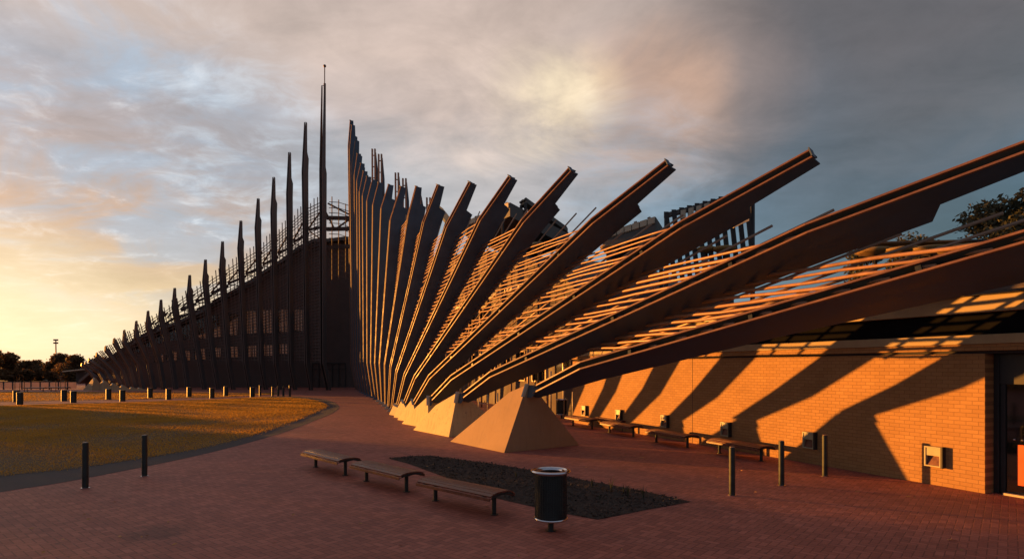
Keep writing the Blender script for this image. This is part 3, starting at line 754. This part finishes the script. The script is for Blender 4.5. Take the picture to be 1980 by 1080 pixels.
roof_box('roof_monitor', at(898, 430, 42), at(986, 391, 38.5), at(1100, 452, 41), .9, 'grey ribbed roof with a sunlit edge rising behind the fifth and sixth fins')
roof_box('roof_monitor', at(1006, 391, 39.5), at(1018, 384, 39.0), at(1098, 441, 41.5), .25, 'short row of raised grey roof ribs above the ribbed roof', ribs=2, fascia='roof')
mb_root = roof_box('roof_monitor', at(1165, 452, 33), at(1268, 419, 31.5), at(1294, 460, 33), .9, 'brown roof box with a bright corner behind the fourth fin', ribs=4)
# open slatted pergola
root = thing('pergola', 'open slatted steel pergola with pale corner, standing against the blue sky', 'pergola', tuple(at(1360, 560, 31)))
P0, P1 = at(1284, 418, 31), at(1452, 372, 29.5)
n_s = 11
for a, b, th_ in ((P0, P1, .22), (P0+Vector((0, 0, -2.8)), P1+Vector((0, 0, -3.2)), .2)):
    mb = MB(); mb.beam([a, b], (.1, .3, 0), (0, 0, th_)); mb.build('rail', 'roof', root)
for k in range(n_s):
    q = P0.lerp(P1, (k+.15)/n_s); q2 = (P0+Vector((.55, .3, -3.4))).lerp(P1+Vector((.55, .3, -3.9)), (k+.15)/n_s)
    mb = MB(); mb.beam([q+Vector((0, -.2, .16)), q+Vector((.05, -.2, -.3)), q2+Vector((0, -.2, 0))], (.24, 0, 0), (.02, .12, 0)); mb.build('slat', 'dark', root)
mb = MB()
for k in (1, 2, 3, 4, 9): q = P0.lerp(P1, (k+.0)/n_s)+Vector((.35, -.4, -.12)); mb.beam([q, q+Vector((.26, -.02, .06))], (0, .05, 0), (0, 0, .42))
mb.build('pale_plates', 'cream', root)
for q in (P0, P1):
    mb = MB(); mb.tube([Vector((q.x+.2, q.y+.3, 0)), q+Vector((.2, .3, 0))], .12, 8); mb.build('column', 'dark', root, smooth=True)
mb = MB(); a = at(1418, 437, 29); mb.beam([a, at(1447, 424, 28.6)], (0, .2, 0), (0, 0, .18)); mb.build('bracket', 'cream', root)

# long thin canopy with rounded sunlit pods under it
root = thing('canopy', 'long thin dark canopy roof with a row of rounded sunlit pods beneath', 'canopy', tuple(at(1640, 600, 26)))
mb = MB(); mb.beam([at(1500, 478, 29), at(1990, 468, 23)], (0, 1.3, 0), (0, 0, .07)); mb.build('roof', 'dark', root)
for x_, y_, Y, wd in ((1366, 482, 30.5, .55), (1400, 481, 30, .6), (1457, 482, 29.5, .7), (1693, 486, 26.2, .85), (1746, 485, 25.6, .9), (1800, 483.5, 25, .95), (1864, 482, 24.2, 1.1)):
    c_ = at(x_, y_, Y); mb = MB(); prof = [(0.001, -.22), (wd*.45, -.18), (wd*.8, -.09), (wd, .03), (wd*.8, .10), (0.001, .14)]
    mb.lathe(prof, 16, tuple(c_)); mb.build('pod', 'ochre', root, smooth=True)
    mb = MB(); mb.tube([Vector((c_.x, c_.y, 0)), c_+Vector((0, 0, -.15))], .07, 6); mb.build('column', 'dark', root, smooth=True)
for i, (x_, y_, Y) in enumerate(((1041, 473, 31.5), (1174.5, 478, 29))):
    c_ = at(x_, y_, Y); r0 = thing('round_lamp_cowl', '%s rounded golden cowl showing above the rods' % ('small' if i == 0 else 'larger, right-hand'), 'cowl', tuple(c_), 'rounded cowls above the rods')
    mb = MB(); mb.lathe([(0.001, -.15), (.25, -.13), (.38, 0), (.3, .10), (.001, .14)], 14, tuple(c_)); mb.build('cowl', 'ochre', r0, smooth=True)
    mb = MB(); mb.tube([Vector((c_.x, c_.y, 0)), c_+Vector((0, 0, -.12))], .06, 6); mb.build('stem', 'dark', r0)

# ------------------------------------------------------------------ brick building on the right
W0 = Vector((9.94, 12.5, 0)); DW = Vector((-.4047, .9144, 0)); WR = math.atan2(DW.y, DW.x)
def along(px):                                               # distance along the wall for a photo column
    k = (px-CX)/F; return (W0.x-k*W0.y)/(k*DW.y-DW.x)
LWALL = 17.4
bb = thing('brick_building', 'low building with a sunlit brick wall striped by shadows of the fins', 'building', tuple(W0), None, WR)
mb = MB(); mb.box((0, -.36, 0), (LWALL, 0, 2.94)); bw = mb.build('brick_wall', 'brick', bb)
mb = MB(); mb.box((-6, -.3, 2.945), (LWALL, -.03, 3.0)); mb.build('shadow_gap', 'interior', bb)
mb = MB(); mb.box((-6, -.3, 3.004), (LWALL+.1, .05, 3.14)); mb.build('brick_coping', 'brick', bb, bevel=.006)
mb = MB(); mb.box((-6, -.3, 3.144), (LWALL+.15, .09, 3.34)); mb.build('eave_beam', 'fascia', bb, bevel=.01)
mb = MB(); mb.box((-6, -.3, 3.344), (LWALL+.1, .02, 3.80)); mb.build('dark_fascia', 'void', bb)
mb = MB(); mb.box((-6, -.3, 3.804), (LWALL*.55, .12, 4.16)); mb.build('upper_fascia', 'fascia', bb, bevel=.01)
mb = MB(); mb.box((-6, -12, 4.164), (LWALL*.56, .22, 4.22)); mb.build('roof', 'roof', bb)
mb = MB(); mb.box((-6, -12, 0), (LWALL, -.40, 3.95)); mb.build('body', 'interior', bb)
mb = MB(); mb.box((1, -13, 4.2), (LWALL-1, -7, 5.7)); mb.build('clerestory', 'body', bb)
mb = MB(); s_ = along(1339); mb.box((s_-.008, 0, 0), (s_+.008, .004, 2.94)); mb.build('movement_joint', 'interior', bb)
dr = MB(); dr.box((-.10, -.395, 0), (-.004, -.30, 2.94)); dr.box((-3.4, -.395, 2.3), (-.104, -.31, 2.94)); dr.box((-1.46, -.39, 0), (-1.4, -.33, 2.3)); dr.box((-.2, -.39, 0), (-.108, -.34, 2.3)); dr.box((-3.4, -.39, 0), (-3.3, -.32, 2.3)); d_ = dr.build('door', 'dark', bb, bevel=.006)
mb = MB(); mb.box((-1.4, -.385, .05), (-.2, -.375, 2.3)); mb.build('pane', 'dglass', d_)
for hx in (-.36, -.50):
    mb = MB(); mb.lathe([(.001, -.02), (.022, -.012), (.026, .008), (.012, .02), (.001, .022)], 10, (hx, -.34, 1.16)); mb.build('handle', 'chrome', d_, smooth=True)
mb = MB(); mb.box((-1.3, -.372, .22), (-.40, -.352, 1.06)); mb.build('kick_panel', 'orange', d_, bevel=.05)
mb = MB(); mb.box((-3.4, -.33, 0), (-.22, -.20, .045)); mb.build('threshold', 'cream', bb, bevel=.005)

# square step-light fittings on the wall
def wall_light(s_, z0, w_, h_, label):
    p = W0+DW*s_; r0 = thing('wall_light', label, 'wall light', (p.x, p.y, z0), 'square light fittings on the brick wall', WR)
    a, b = -w_/2, w_/2
    mb = MB(); mb.box((a, .002, 0), (b, .10, .03)); mb.box((a, .002, h_-.03), (b, .10, h_)); mb.box((a, .002, .03), (a+.035, .10, h_-.03)); mb.box((b-.035, .002, .03), (b, .10, h_-.03)); fr = mb.build('frame', 'lamp', r0, bevel=.004)
    mb = MB(); mb.box((a+.035, .06, h_*.55), (b-.035, .085, h_-.03)); mb.build('hood', 'lamp', r0)
    mb = MB(); mb.prism([(a+.036, .004, h_*.5), (a+.036, .07, .034), (a+.036, .004, .034)], (w_-.072, 0, 0)); mb.build('reflector', 'seat', r0)
    mb = MB(); mb.box((a-.045, .002, -.01), (a-.004, .125, h_+.01)); mb.build('side_plate', 'dark', r0)
for px, lab in ((1808, 'nearest square light fitting on the sunlit brick, beside the door'), (1567, 'square light fitting in the dark pyramid shadow on the brick wall'), (1405, 'square light fitting on the brick above the nearest end of the bench row'), (1287, 'small square light fitting on the brick above the middle benches'), (1198, 'small square light fitting in a fin shadow on the brick wall'), (1131, 'farthest square light fitting near the end of the brick wall')):
    wall_light(along(px), .42, .36, .45, lab)

# things at the far end of the brick wall
root = thing('handrail', 'pale steel handrail seen between the two largest plinths', 'handrail', tuple(gnd(934, 800)))
Yh = 34
for x_ in (925.5, 943): mb = MB(); q = at(x_, 762, Yh); mb.tube([Vector((q.x, q.y, 0)), q], .035, 6); mb.build('upright', 'cream', root, smooth=True)
mb = MB(); mb.tube([at(925.5, 779, Yh), at(943, 781, Yh)], .025, 6); mb.build('rail', 'cream', root, smooth=True)
for i, (x_, y0_, Y) in enumerate(((962, 759, 33), (1065, 717, 31), (1090, 708, 30.5), (1108, 757, 29.2))):
    q = at(x_, y0_, Y); mb = MB(); mb.tube([Vector((q.x, q.y, 0)), q], .05, 8)
    mb.build('pale_post', 'cream', org=(q.x, q.y, 0), smooth=True)
    o = COL.objects[-1]; tag(o, ['slim pale post glimpsed left of the largest plinth', 'slim pale post just right of the largest plinth top', 'slim pale post under the lowest fin', 'slim pale post at the far end of the brick wall'][i], 'post', 'slim pale posts behind the plinths')

# ------------------------------------------------------------------ benches
def bench(label, group):
    r0 = thing('bench', label, 'bench', (0, 0, 0), group); ORG[r0] = Vector((0, 0, 0))
    mb = MB(); L = 2.06; ny = 7; prof = []
    for k in range(ny):
        y = -.30+.6*(k+.5)/ny; q = y/.3; z = .452-.055*abs(q)**3; s_ = -.055*3*abs(q)**2*(1 if q > 0 else -1)/.3
        t = Vector((0, 1, s_)).normalized()*.040; n_ = Vector((0, -t.z, t.y)).normalized()*.014; c_ = Vector((0, y, z-.014))
        mb.prism([Vector((-L/2, 0, 0))+c_-t-n_, Vector((-L/2, 0, 0))+c_+t-n_, Vector((-L/2, 0, 0))+c_+t+n_, Vector((-L/2, 0, 0))+c_-t+n_], (L, 0, 0))
    for sg in (-1, 1): mb.box((-L/2, sg*.318-.012, .315), (L/2, sg*.318+.012, .375))
    mb.build('seat', 'seat', r0, bevel=.005)
    for x in (-.82, .82):
        mb = MB(); mb.tube([(x, 0, 0), (x, 0, .40)], .042, 12); mb.lathe([(.001, .012), (.075, .012), (.075, 0)], 14, (x, 0, 0)); mb.build('leg', 'bollard', r0, smooth=False)
        mb = MB(); mb.prism([(x-.025, -.30, .36), (x-.025, -.29, .385), (x-.025, -.1, .418), (x-.025, .1, .418), (x-.025, .29, .385), (x-.025, .30, .36), (x-.025, .05, .33), (x-.025, -.05, .33)], (.05, 0, 0)); mb.build('bracket', 'bollard', r0)
    for x in (-1.035, 1.02):
        mb = MB(); mb.prism([(x, -.31, .345), (x, -.20, .405), (x, 0, .422), (x, .20, .405), (x, .31, .345), (x, .1, .385), (x, -.1, .385)], (.014, 0, 0)); mb.build('end_plate', 'bollard', r0)
    return r0
b0 = bench('farthest of the three timber benches on the open paving, left of the planting bed', 'timber benches on the open paving')
pl1 = [((610.5, 902), (668, 918)), ((708, 929), (787, 950)), ((842, 967), (955.5, 994))]
labs = [b0['label'], 'middle of the three timber benches on the open paving', 'nearest of the three timber benches, beside the planting bed']
def put(o, p, q, sc_=1):
    c_ = (p+q)/2; o.location = (c_.x, c_.y, 0); o.rotation_euler = (0, 0, math.atan2(q.y-p.y, q.x-p.x))
for i, (p, q) in enumerate(pl1):
    o = b0 if i == 0 else copy_tree(b0); put(o, gnd(*p), gnd(*q)); o['label'] = labs[i]
# the row between the fins and the brick wall
rowl = ['farthest bench of the row along the brick wall', 'second bench from the far end of the row along the brick wall', 'third bench along the brick wall, below the small light fittings', 'fourth bench along the brick wall, its near end in sun', 'long-shadowed nearest bench of the row along the brick wall', 'back bench close against the brick wall behind the nearest bench']
rowp = [((1110, 822), (1143, 829)), ((1165, 826), (1203, 832)), ((1179, 836), (1224, 843)), ((1270, 855), (1328, 864)), ((1391, 876), (1472, 890)), ((1395, 858), (1452, 866))]
for i, (p, q) in enumerate(rowp):
    o = copy_tree(b0); o['label'] = rowl[i]; o['group'] = 'benches along the brick wall'
    P_, Q_ = gnd(*p), gnd(*q); d = Vector((.40, -.914, 0)); c_ = (P_+Q_)/2; put(o, c_-d*.8+Vector((0, 0, 0)), c_+d*.8)
# far benches on the left
for i, (x_, y_) in enumerate(((68, 756.5), (114, 755.5))):
    o = copy_tree(b0); o['label'] = 'tiny far bench in front of the pale fence, %s one' % ('left' if i == 0 else 'right'); o['group'] = 'far benches by the pale fence'
    c_ = gnd(x_, y_); o.location = (c_.x, c_.y, 0); o.rotation_euler = (0, 0, .05)

# ------------------------------------------------------------------ bollards
def bollard(p, r_, h_, label, group, cap='chrome', name='bollard'):
    r0 = thing(name, label, 'bollard', tuple(p), group)
    mb = MB(); mb.lathe([(r_, 0), (r_, h_-.012), (r_-.008, h_), (.001, h_)], 20, tuple(p)); mb.build('shaft', 'bollard', r0)
    mb = MB(); mb.lathe([(r_+.022, 0), (r_+.022, .014), (r_+.002, .018)], 20, tuple(p)); mb.build('base_ring', cap, r0)
    mb = MB(); mb.lathe([(r_-.01, h_+.001), (r_-.012, h_+.008), (.001, h_+.010)], 20, tuple(p)); mb.build('cap', 'post', r0)
    return r0
for (x_, y_), lab in (((165, 943), 'slim dark bollard nearest the left edge, at the lawn border'), ((279.5, 920), 'slim dark bollard just right of the leftmost one, at the lawn border'), ((1415.5, 957), 'slim dark bollard on the right paving, nearest of three'), ((1511, 938), 'middle slim dark bollard of three in front of the brick wall'), ((1595, 920), 'slim dark bollard closest to the brick wall, inside the pyramid shadow')):
    bollard(gnd(x_, y_), .062, 1.0, lab, 'slim dark bollards')
fb_ = [(31, 776.5, 0), (124, 775, 0), (210, 772, 0), (290.5, 769.2, 0), (366, 767, 0), (437, 765.2, 0), (38.5, 782, 1), (142, 778, 1), (237, 775.2, 1), (326, 772, 1), (410, 769.3, 1), (488, 767.2, 1)]
cnt = [0, 0]
for x_, y_, row in fb_:
    bollard(gnd(x_, y_), .19, .86, '%s squat bollard from the left in the %s row beside the lawn path' % (ORD[cnt[row]], 'near' if row else 'far'), 'squat bollards along the lawn path'); cnt[row] += 1
for i, (x_, y_, hh_) in enumerate(((503, 765.3, 1.0), (527, 765.3, .85), (538, 765.4, .85), (548, 765.6, .85), (560.5, 766.2, 1.0))):
    bollard(gnd(x_, y_), .09, hh_, '%s from the left of the thin bollards at the right tip of the lawn' % ORD[i], 'thin bollards at the lawn tip')

# ------------------------------------------------------------------ litter bins
def bin_(p, label):
    r0 = thing('litter_bin', label, 'bin', (0, 0, 0), 'round litter bins'); ORG[r0] = Vector((0, 0, 0)); rb = .258
    mb = MB(); mb.lathe([(.001, .22), (rb-.022, .22), (rb-.022, .93), (rb-.05, .93), (rb-.05, .3), (.001, .3)], 32); mb.build('liner', 'dark', r0, smooth=False)
    mb = MB(); N = 44
    for k in range(N):
        a = 2*math.pi*k/N; c_ = Vector((math.cos(a), math.sin(a), 0)); t = Vector((-math.sin(a), math.cos(a), 0))
        mb.beam([c_*rb+Vector((0, 0, .21)), c_*rb+Vector((0, 0, .935))], t*.018, c_*.008)
    for k in range(19): mb.lathe([(rb-.006, .24+k*.037), (rb-.001, .246+k*.037), (rb-.001, .262+k*.037), (rb-.006, .268+k*.037)], 40)
    mb.build('mesh_basket', 'bollard', r0)
    mb = MB(); pr = [(.292+.030*math.cos(q), .972+.022*math.sin(q)) for q in [2*math.pi*k/12 for k in range(13)]]; mb.lathe(pr, 40); mb.build('rim', 'chrome', r0, smooth=True)
    mb = MB(); mb.lathe([(.262, .935), (.272, .95), (.268, .965), (.19, .985), (.185, .96)], 40); mb.build('collar', 'chrome', r0, smooth=True)
    mb = MB(); mb.lathe([(.001, .18), (.25, .185), (.272, .195), (.274, .222), (.262, .226)], 40); mb.build('base_tray', 'chrome', r0, smooth=True)
    mb = MB(); mb.tube([(0, 0, 0), (0, 0, .19)], .048, 16); mb.lathe([(.09, 0), (.09, .012), (.001, .013)], 18); mb.build('post', 'bollard', r0)
    r0.location = p; return r0
bn = bin_(gnd(1065, 1025), 'round mesh litter bin with chrome rim in the foreground beside the planting bed')
o = copy_tree(bn); o.location = gnd(1086, 808); o['label'] = 'far dark litter bin half hidden behind the largest plinth'

# ------------------------------------------------------------------ planting bed
bed = G2([(751, 886), (790, 881.5), (835, 880.5), (960, 897), (1100, 922), (1240, 948), (1337, 969.5), (1250, 985), (1156, 1004), (1080, 990), (960, 963), (860, 922), (790, 896)])
o = sheet('planting_bed_soil', bed, .006, 'mulch')
n = 5200
xs = [p[0] for p in bed]; ys = [p[1] for p in bed]
X = rng.uniform(min(xs), max(xs), n*3); Y = rng.uniform(min(ys), max(ys), n*3); k = in_poly(bed, X, Y); X, Y = X[k][:n], Y[k][:n]
mb = MB()
for x, y in zip(X, Y):
    a = random.uniform(0, 6.28); l = random.uniform(.015, .05); w_ = random.uniform(.006, .016); z = .01+random.uniform(0, .03); t = Vector((math.cos(a), math.sin(a), random.uniform(-.5, .5)))*l; s_ = Vector((-math.sin(a), math.cos(a), random.uniform(-.4, .4)))*w_; c_ = Vector((x, y, z))
    mb.add([c_-t-s_, c_+t-s_, c_+t+s_, c_-t+s_], [(0, 1, 2, 3)])
M['chips'] = mat('bark_chips', (.045, .030, .024), .9, 0, .6, 20)
o = mb.build('bark_mulch', 'chips', org=(0, 0, 0)); o['kind'] = 'stuff'; tag(o, 'dark bark chips covering the kite-shaped planting bed', 'mulch')
M['sprout'] = mat('sprout_leaf', (.05, .06, .035), .6, 0, .3, 10, 0, 1, .3, .2)
for i, (x_, y_, hh_) in enumerate(((1145, 943, .26), (1182, 950, .36), (1206, 953, .22), (1214, 962, .30), (1244, 965, .33), (998, 925, .22), (1160, 968, .15), (895, 903, .14), (930, 908, .12), (1085, 940, .2))):
    p = gnd(x_, y_); mb = MB()
    for k in range(11):
        a = random.uniform(0, 6.28); l = hh_*random.uniform(.5, 1); d = Vector((math.cos(a), math.sin(a), 0)); s_ = Vector((-d.y, d.x, 0))*.007; b = p+Vector((0, 0, .005)); m_ = b+d*l*.12+Vector((0, 0, l*.6)); t = b+d*l*.38+Vector((0, 0, l))
        mb.add([b-s_, b+s_, m_+s_*.8, t, m_-s_*.8], [(0, 1, 2, 3, 4)])
    o = mb.build('seedling', 'sprout', org=tuple(p)); tag(o, 'thin strappy seedling, %s' % ['left of centre on the far side', 'tallest, on the far side of the bed', 'short one behind the tall pair', 'upright one near the pointed end', 'closest to the pointed right end', 'behind the far end of the nearest bench', 'low one near the front corner', 'tiny one at the left end', 'tiny one right of the leftmost', 'just behind the foreground bin'][i], 'plant', 'seedlings in the planting bed')
mb = MB()
lit_ = [(random.uniform(60, 1900), random.uniform(880, 1075)) for _ in range(46)]
for x_, y_ in lit_+[(1228, 882), (1243, 885), (1237, 878), (1208, 880), (1375, 879), (1290, 968), (1300, 966), (1278, 970), (1766, 962), (1580, 944), (1660, 950), (1720, 945), (280, 1038), (235, 1040), (1210, 962), (830, 902), (865, 905), (868, 908), (838, 900), (1832, 1044), (940, 980)]:
    p = gnd(x_, y_)
    if (p-W0).dot(Vector((.914, .405, 0))) > -.2 or (x_ < 420 and y_ < 960): continue
    for k in range(2 if (x_, y_) not in lit_ else 1):
        a = random.uniform(0, 6.28); l = random.uniform(.03, .055); d = Vector((math.cos(a), math.sin(a), .12))*l; s_ = Vector((-math.sin(a), math.cos(a), .2))*l*.35; c_ = p+Vector((random.uniform(-.08, .08), random.uniform(-.08, .08), .02))
        mb.add([c_-d, c_-s_, c_+d, c_+s_+Vector((0, 0, .01))], [(0, 1, 2, 3)])
o = mb.build('fallen_leaves', 'leaflit', org=(0, 0, 0)); o['kind'] = 'stuff'; tag(o, 'scattered dry leaves lying on the red paving and bed', 'leaves')

# ------------------------------------------------------------------ trees
def tree(base, h, rad, n, label, group, lsz, m='leaf_dark', trunk_r=.25, flat=1.0, cl=9, crown_lo=.35, name='tree', seed=0):
    rs = random.Random(seed+17); r0 = thing(name, label, 'tree', tuple(base), group); base = Vector(base)
    ct = base+Vector((0, 0, h*(crown_lo+1)/2)); ch = h*(1-crown_lo)/2
    mb = MB(); clumps = []
    mb.tube([base, base+Vector((rs.uniform(-.2, .2), 0, h*.3)), base+Vector((rs.uniform(-.3, .3), rs.uniform(-.3, .3), h*.62))], [trunk_r, trunk_r*.75, trunk_r*.4], 8)
    for k in range(cl):
        a = rs.uniform(0, 6.28); u = rs.uniform(-.75, .85); q = math.sqrt(max(0, 1-u*u))*rs.uniform(.45, .85)
        c_ = ct+Vector((math.cos(a)*rad*q, math.sin(a)*rad*q, u*ch*.8)); clumps.append((c_, rs.uniform(.34, .55)*rad))
        s_ = base+Vector((0, 0, h*rs.uniform(.25, .5))); mb.tube([s_, s_.lerp(c_, .5)+Vector((0, 0, h*.03)), c_], [trunk_r*.4, trunk_r*.25, trunk_r*.08], 5)
    mb.build('trunk', 'bark', r0, smooth=True)
    V = np.zeros((n, 4, 3))
    for q in range(n):
        c_, rr_ = clumps[q % cl]; d = Vector((rs.gauss(0, 1), rs.gauss(0, 1), rs.gauss(0, 1)))
        if d.length < .01: continue
        d.normalize(); p = c_+Vector((d.x, d.y, d.z*.75*flat))*rr_*(rs.random()**.45)*rs.uniform(.85, 1.2)
        t = Vector((rs.gauss(0, 1), rs.gauss(0, 1), rs.gauss(0, .7))).normalized(); s_ = t.cross(Vector((rs.gauss(0, 1), rs.gauss(0, 1), rs.gauss(0, 1)))).normalized()
        l = lsz*rs.uniform(.6, 1.4); V[q] = [p-t*l, p-s_*l*.5, p+t*l, p+s_*l*.5]
    V -= np.array(base); me = bpy.data.meshes.new('crown'); me.from_pydata(V.reshape(-1, 3).tolist(), [], [(4*q, 4*q+1, 4*q+2, 4*q+3) for q in range(n)])
    me.materials.append(M[m]); o = bpy.data.objects.new('crown', me); COL.objects.link(o); o.parent = r0
    return r0
def tree_px(x_, ytop, wpx, Y, n, label, group, lsz, seed, m='leaf_warm', lo=.2, cl=11, tr=.2, base_y=None, flat=1.0):
    t = at(x_, ytop, Y); tree((t.x, t.y, 0), t.z, wpx/F*Y/2, n, label, group, lsz, m, tr, flat, cl, lo, seed=seed)
gL = 'trees beyond the left lawn'
tree_px(-4, 660, 59, 100, 5600, 'tree cut by the left edge of the frame beyond the lawn', gL, .24, 1, lo=-.15)
tree_px(165, 672, 83, 105, 10400, 'tallest bushy tree beside the far left end of the fins', gL, .24, 2, lo=-.15, cl=16)
tree_px(128, 684, 67, 108, 7200, 'broad dark tree just left of the tallest bushy tree', gL, .24, 3, lo=-.15, cl=14)
tree_px(95, 691, 56, 110, 6400, 'rounded tree around the foot of the floodlight pole', gL, .24, 4, lo=-.15, cl=12)
tree_px(60, 696, 54, 112, 5600, 'low tree right of the house roof', gL, .24, 5, lo=-.15, cl=12)
tree_px(30, 712, 54, 104, 4800, 'low shrubby tree in front of the house', gL, .24, 6, lo=-.15, cl=10)
tree_px(195, 690, 54, 112, 4800, 'dark tree half hidden behind the outermost fins', gL, .24, 7, lo=-.15, cl=10)
tree_px(-60, 690, 94, 106, 4800, 'dark tree outside the left edge', gL, .24, 8, lo=-.15, cl=10)
gR = 'trees beyond the right canopy'
tree_px(1985, 340, 190, 42, 22000, 'large dark tree rising at the right edge of the frame', gR, .19, 9, 'leaf_dark', .30, 26, .4)
tree_px(1738, 430, 125, 62, 11000, 'rounded dark tree behind the canopy pods, left one', gR, .17, 10, 'leaf_dark', .25, 16, .3)
tree_px(1806, 424, 110, 60, 10000, 'taller rounded dark tree behind the canopy pods, right one', gR, .17, 11, 'leaf_dark', .25, 16, .3)
tree_px(1683, 448, 90, 66, 6500, 'small dark tree showing under the low fin tip', gR, .17, 12, 'leaf_dark', .25, 12, .3)
# ------------------------------------------------------------------ far left: fence, house, shelter, pole, saplings, added shade caster
Yf = 69.0
root = thing('fence', 'low fence of pale panels between dark posts beyond the lawn', 'fence', tuple(at(80, 752, Yf)))
xs_ = [-170+17.7*k for k in range(19)]
for a, b in zip(xs_, xs_[1:]):
    A, B = at(a, 0, Yf), at(b, 0, Yf); mb = MB(); mb.box((A.x+.07, Yf-.02, .10), (B.x-.07, Yf+.02, .84)); mb.build('panel', 'pale', root)
    mb = MB(); mb.box((A.x-.05, Yf-.05, 0), (A.x+.05, Yf+.05, .92)); mb.build('fence_post', 'dark', root)
A, B = at(xs_[0], 0, Yf), at(xs_[-1], 0, Yf)
mb = MB(); mb.box((A.x, Yf-.03, .87), (B.x, Yf+.03, .93)); mb.build('top_rail', 'dark', root)
root = thing('house', 'far house with a low hipped roof beyond the trees', 'house', tuple(at(20, 740, 118)))
c_ = at(22, 706, 118); zt = c_.z
mb = MB(); mb.box((c_.x-3.2, 118, 0), (c_.x+3.2, 126, zt-1.1)); mb.build('wall', 'body', root)
mb = MB(); e = [(c_.x-3.7, 117.4, zt-1.15), (c_.x+3.7, 117.4, zt-1.15), (c_.x+3.7, 126.6, zt-1.15), (c_.x-3.7, 126.6, zt-1.15), (c_.x-.6, 121, zt), (c_.x+.6, 123, zt)]
mb.add(e, [(0, 3, 2, 1), (0, 1, 4), (1, 5, 4), (1, 2, 5), (2, 3, 5), (3, 4, 5), (3, 0, 4)]); mb.build('roof', 'rooftile', root)
for dx in (-1.8, 1.2): mb = MB(); mb.box((c_.x+dx-.4, 117.94, .9), (c_.x+dx+.4, 117.998, zt-1.5)); mb.build('window', 'dglass', root)
root = thing('shelter', 'low flat-roofed shelter with a pale roof edge left of the outermost fin', 'shelter', tuple(at(150, 740, 95)))
A, B = at(134, 717.5, 96), at(172, 713.5, 94)
mb = MB(); mb.beam([A, B], (0, 3, 0), (0, 0, .14)); mb.build('roof', 'cream', root)
mb = MB(); mb.box((A.x+.2, 97.2, 0), (B.x, 97.4, A.z-.1)); mb.build('rear_wall', 'body', root)
for x_ in (A.x+.2, B.x-.3): mb = MB(); mb.tube([(x_, 94, 0), (x_, 94, A.z-.06)], .06, 6); mb.build('post', 'dark', root)
root = thing('floodlight_pole', 'tall thin floodlight pole rising from the far trees', 'light pole', tuple(at(108.5, 735, 109)))
p = at(108.5, 657, 109); mb = MB(); mb.tube([(p.x, p.y, 0), (p.x-.05, p.y, p.z)], [.16, .09], 8); mb.build('pole', 'post', root, smooth=True)
for k, dz in enumerate((0, -.55)):
    mb = MB(); mb.box((p.x-.42, p.y-.15, p.z+dz-.12), (p.x+.3, p.y+.15, p.z+dz+.16)); mb.build('lamp_head', 'post', root)
for i, (x_, y_) in enumerate(((38, 757), (117, 756.5))):
    g0 = gnd(x_, y_); r0 = thing('sapling', 'staked young tree by the far lawn, %s of the pair' % ('left' if i == 0 else 'right'), 'tree', tuple(g0), 'staked saplings')
    for dx in (-.5, .5): mb = MB(); mb.tube([g0+Vector((dx, 0, 0)), g0+Vector((dx, 0, 1.15))], .035, 6); mb.build('stake', 'bark', r0)
    mb = MB(); mb.tube([g0, g0+Vector((.03, 0, 1.0)), g0+Vector((-.02, 0, 1.7))], [.03, .024, .01], 6); 
    for k in range(7): a = k*1.7; q = g0+Vector((0, 0, 1+.09*k)); mb.tube([q, q+Vector((math.cos(a)*.3, math.sin(a)*.3, .25))], [.01, .004], 4)
    mb.build('trunk', 'bark', r0)
    mb = MB()
    for k in range(90):
        q = g0+Vector((random.gauss(0, .22), random.gauss(0, .22), random.uniform(1.05, 1.9))); t = Vector((random.gauss(0, 1), random.gauss(0, 1), random.gauss(0, 1))).normalized()*.035; s_ = t.cross(Vector((.3, .2, 1))).normalized()*.015; mb.add([q-t, q-s_, q+t, q+s_], [(0, 1, 2, 3)])
    mb.build('crown', 'leaf_warm', r0)
# unseen leaf mass added west of the lawn to shade near grass and benches
hd = thing('shade_hedge', 'added leaf mass out of view on the left, shading the near lawn', 'shade_hedge', (-60, 30, 0))
n = 38000; V = np.zeros((n, 4, 3))
P = np.stack([rng.uniform(-61, -58.5, n), rng.uniform(0, 52, n), rng.uniform(0, 1, n)], 1)
P[:, 2] *= np.where(P[:, 1] > 47, 2.2, np.where(P[:, 1] > 42, 3.0, 4.3))+.15*np.sin(P[:, 1]*1.3)
t = rng.normal(0, 1, (n, 3)); t /= np.linalg.norm(t, axis=1)[:, None]; s2 = np.cross(t, rng.normal(0, 1, (n, 3))); s2 /= np.linalg.norm(s2, axis=1)[:, None]
for q, o2 in enumerate((-t*.16, -s2*.09, t*.16, s2*.09)): V[:, q] = P+o2
V -= np.array((-60, 30, 0)); me = bpy.data.meshes.new('shade_hedge_leaves'); me.from_pydata(V.reshape(-1, 3).tolist(), [], [(4*q, 4*q+1, 4*q+2, 4*q+3) for q in range(n)]); me.materials.append(M['leaf_dark'])
o = bpy.data.objects.new('foliage', me); COL.objects.link(o); o.parent = hd
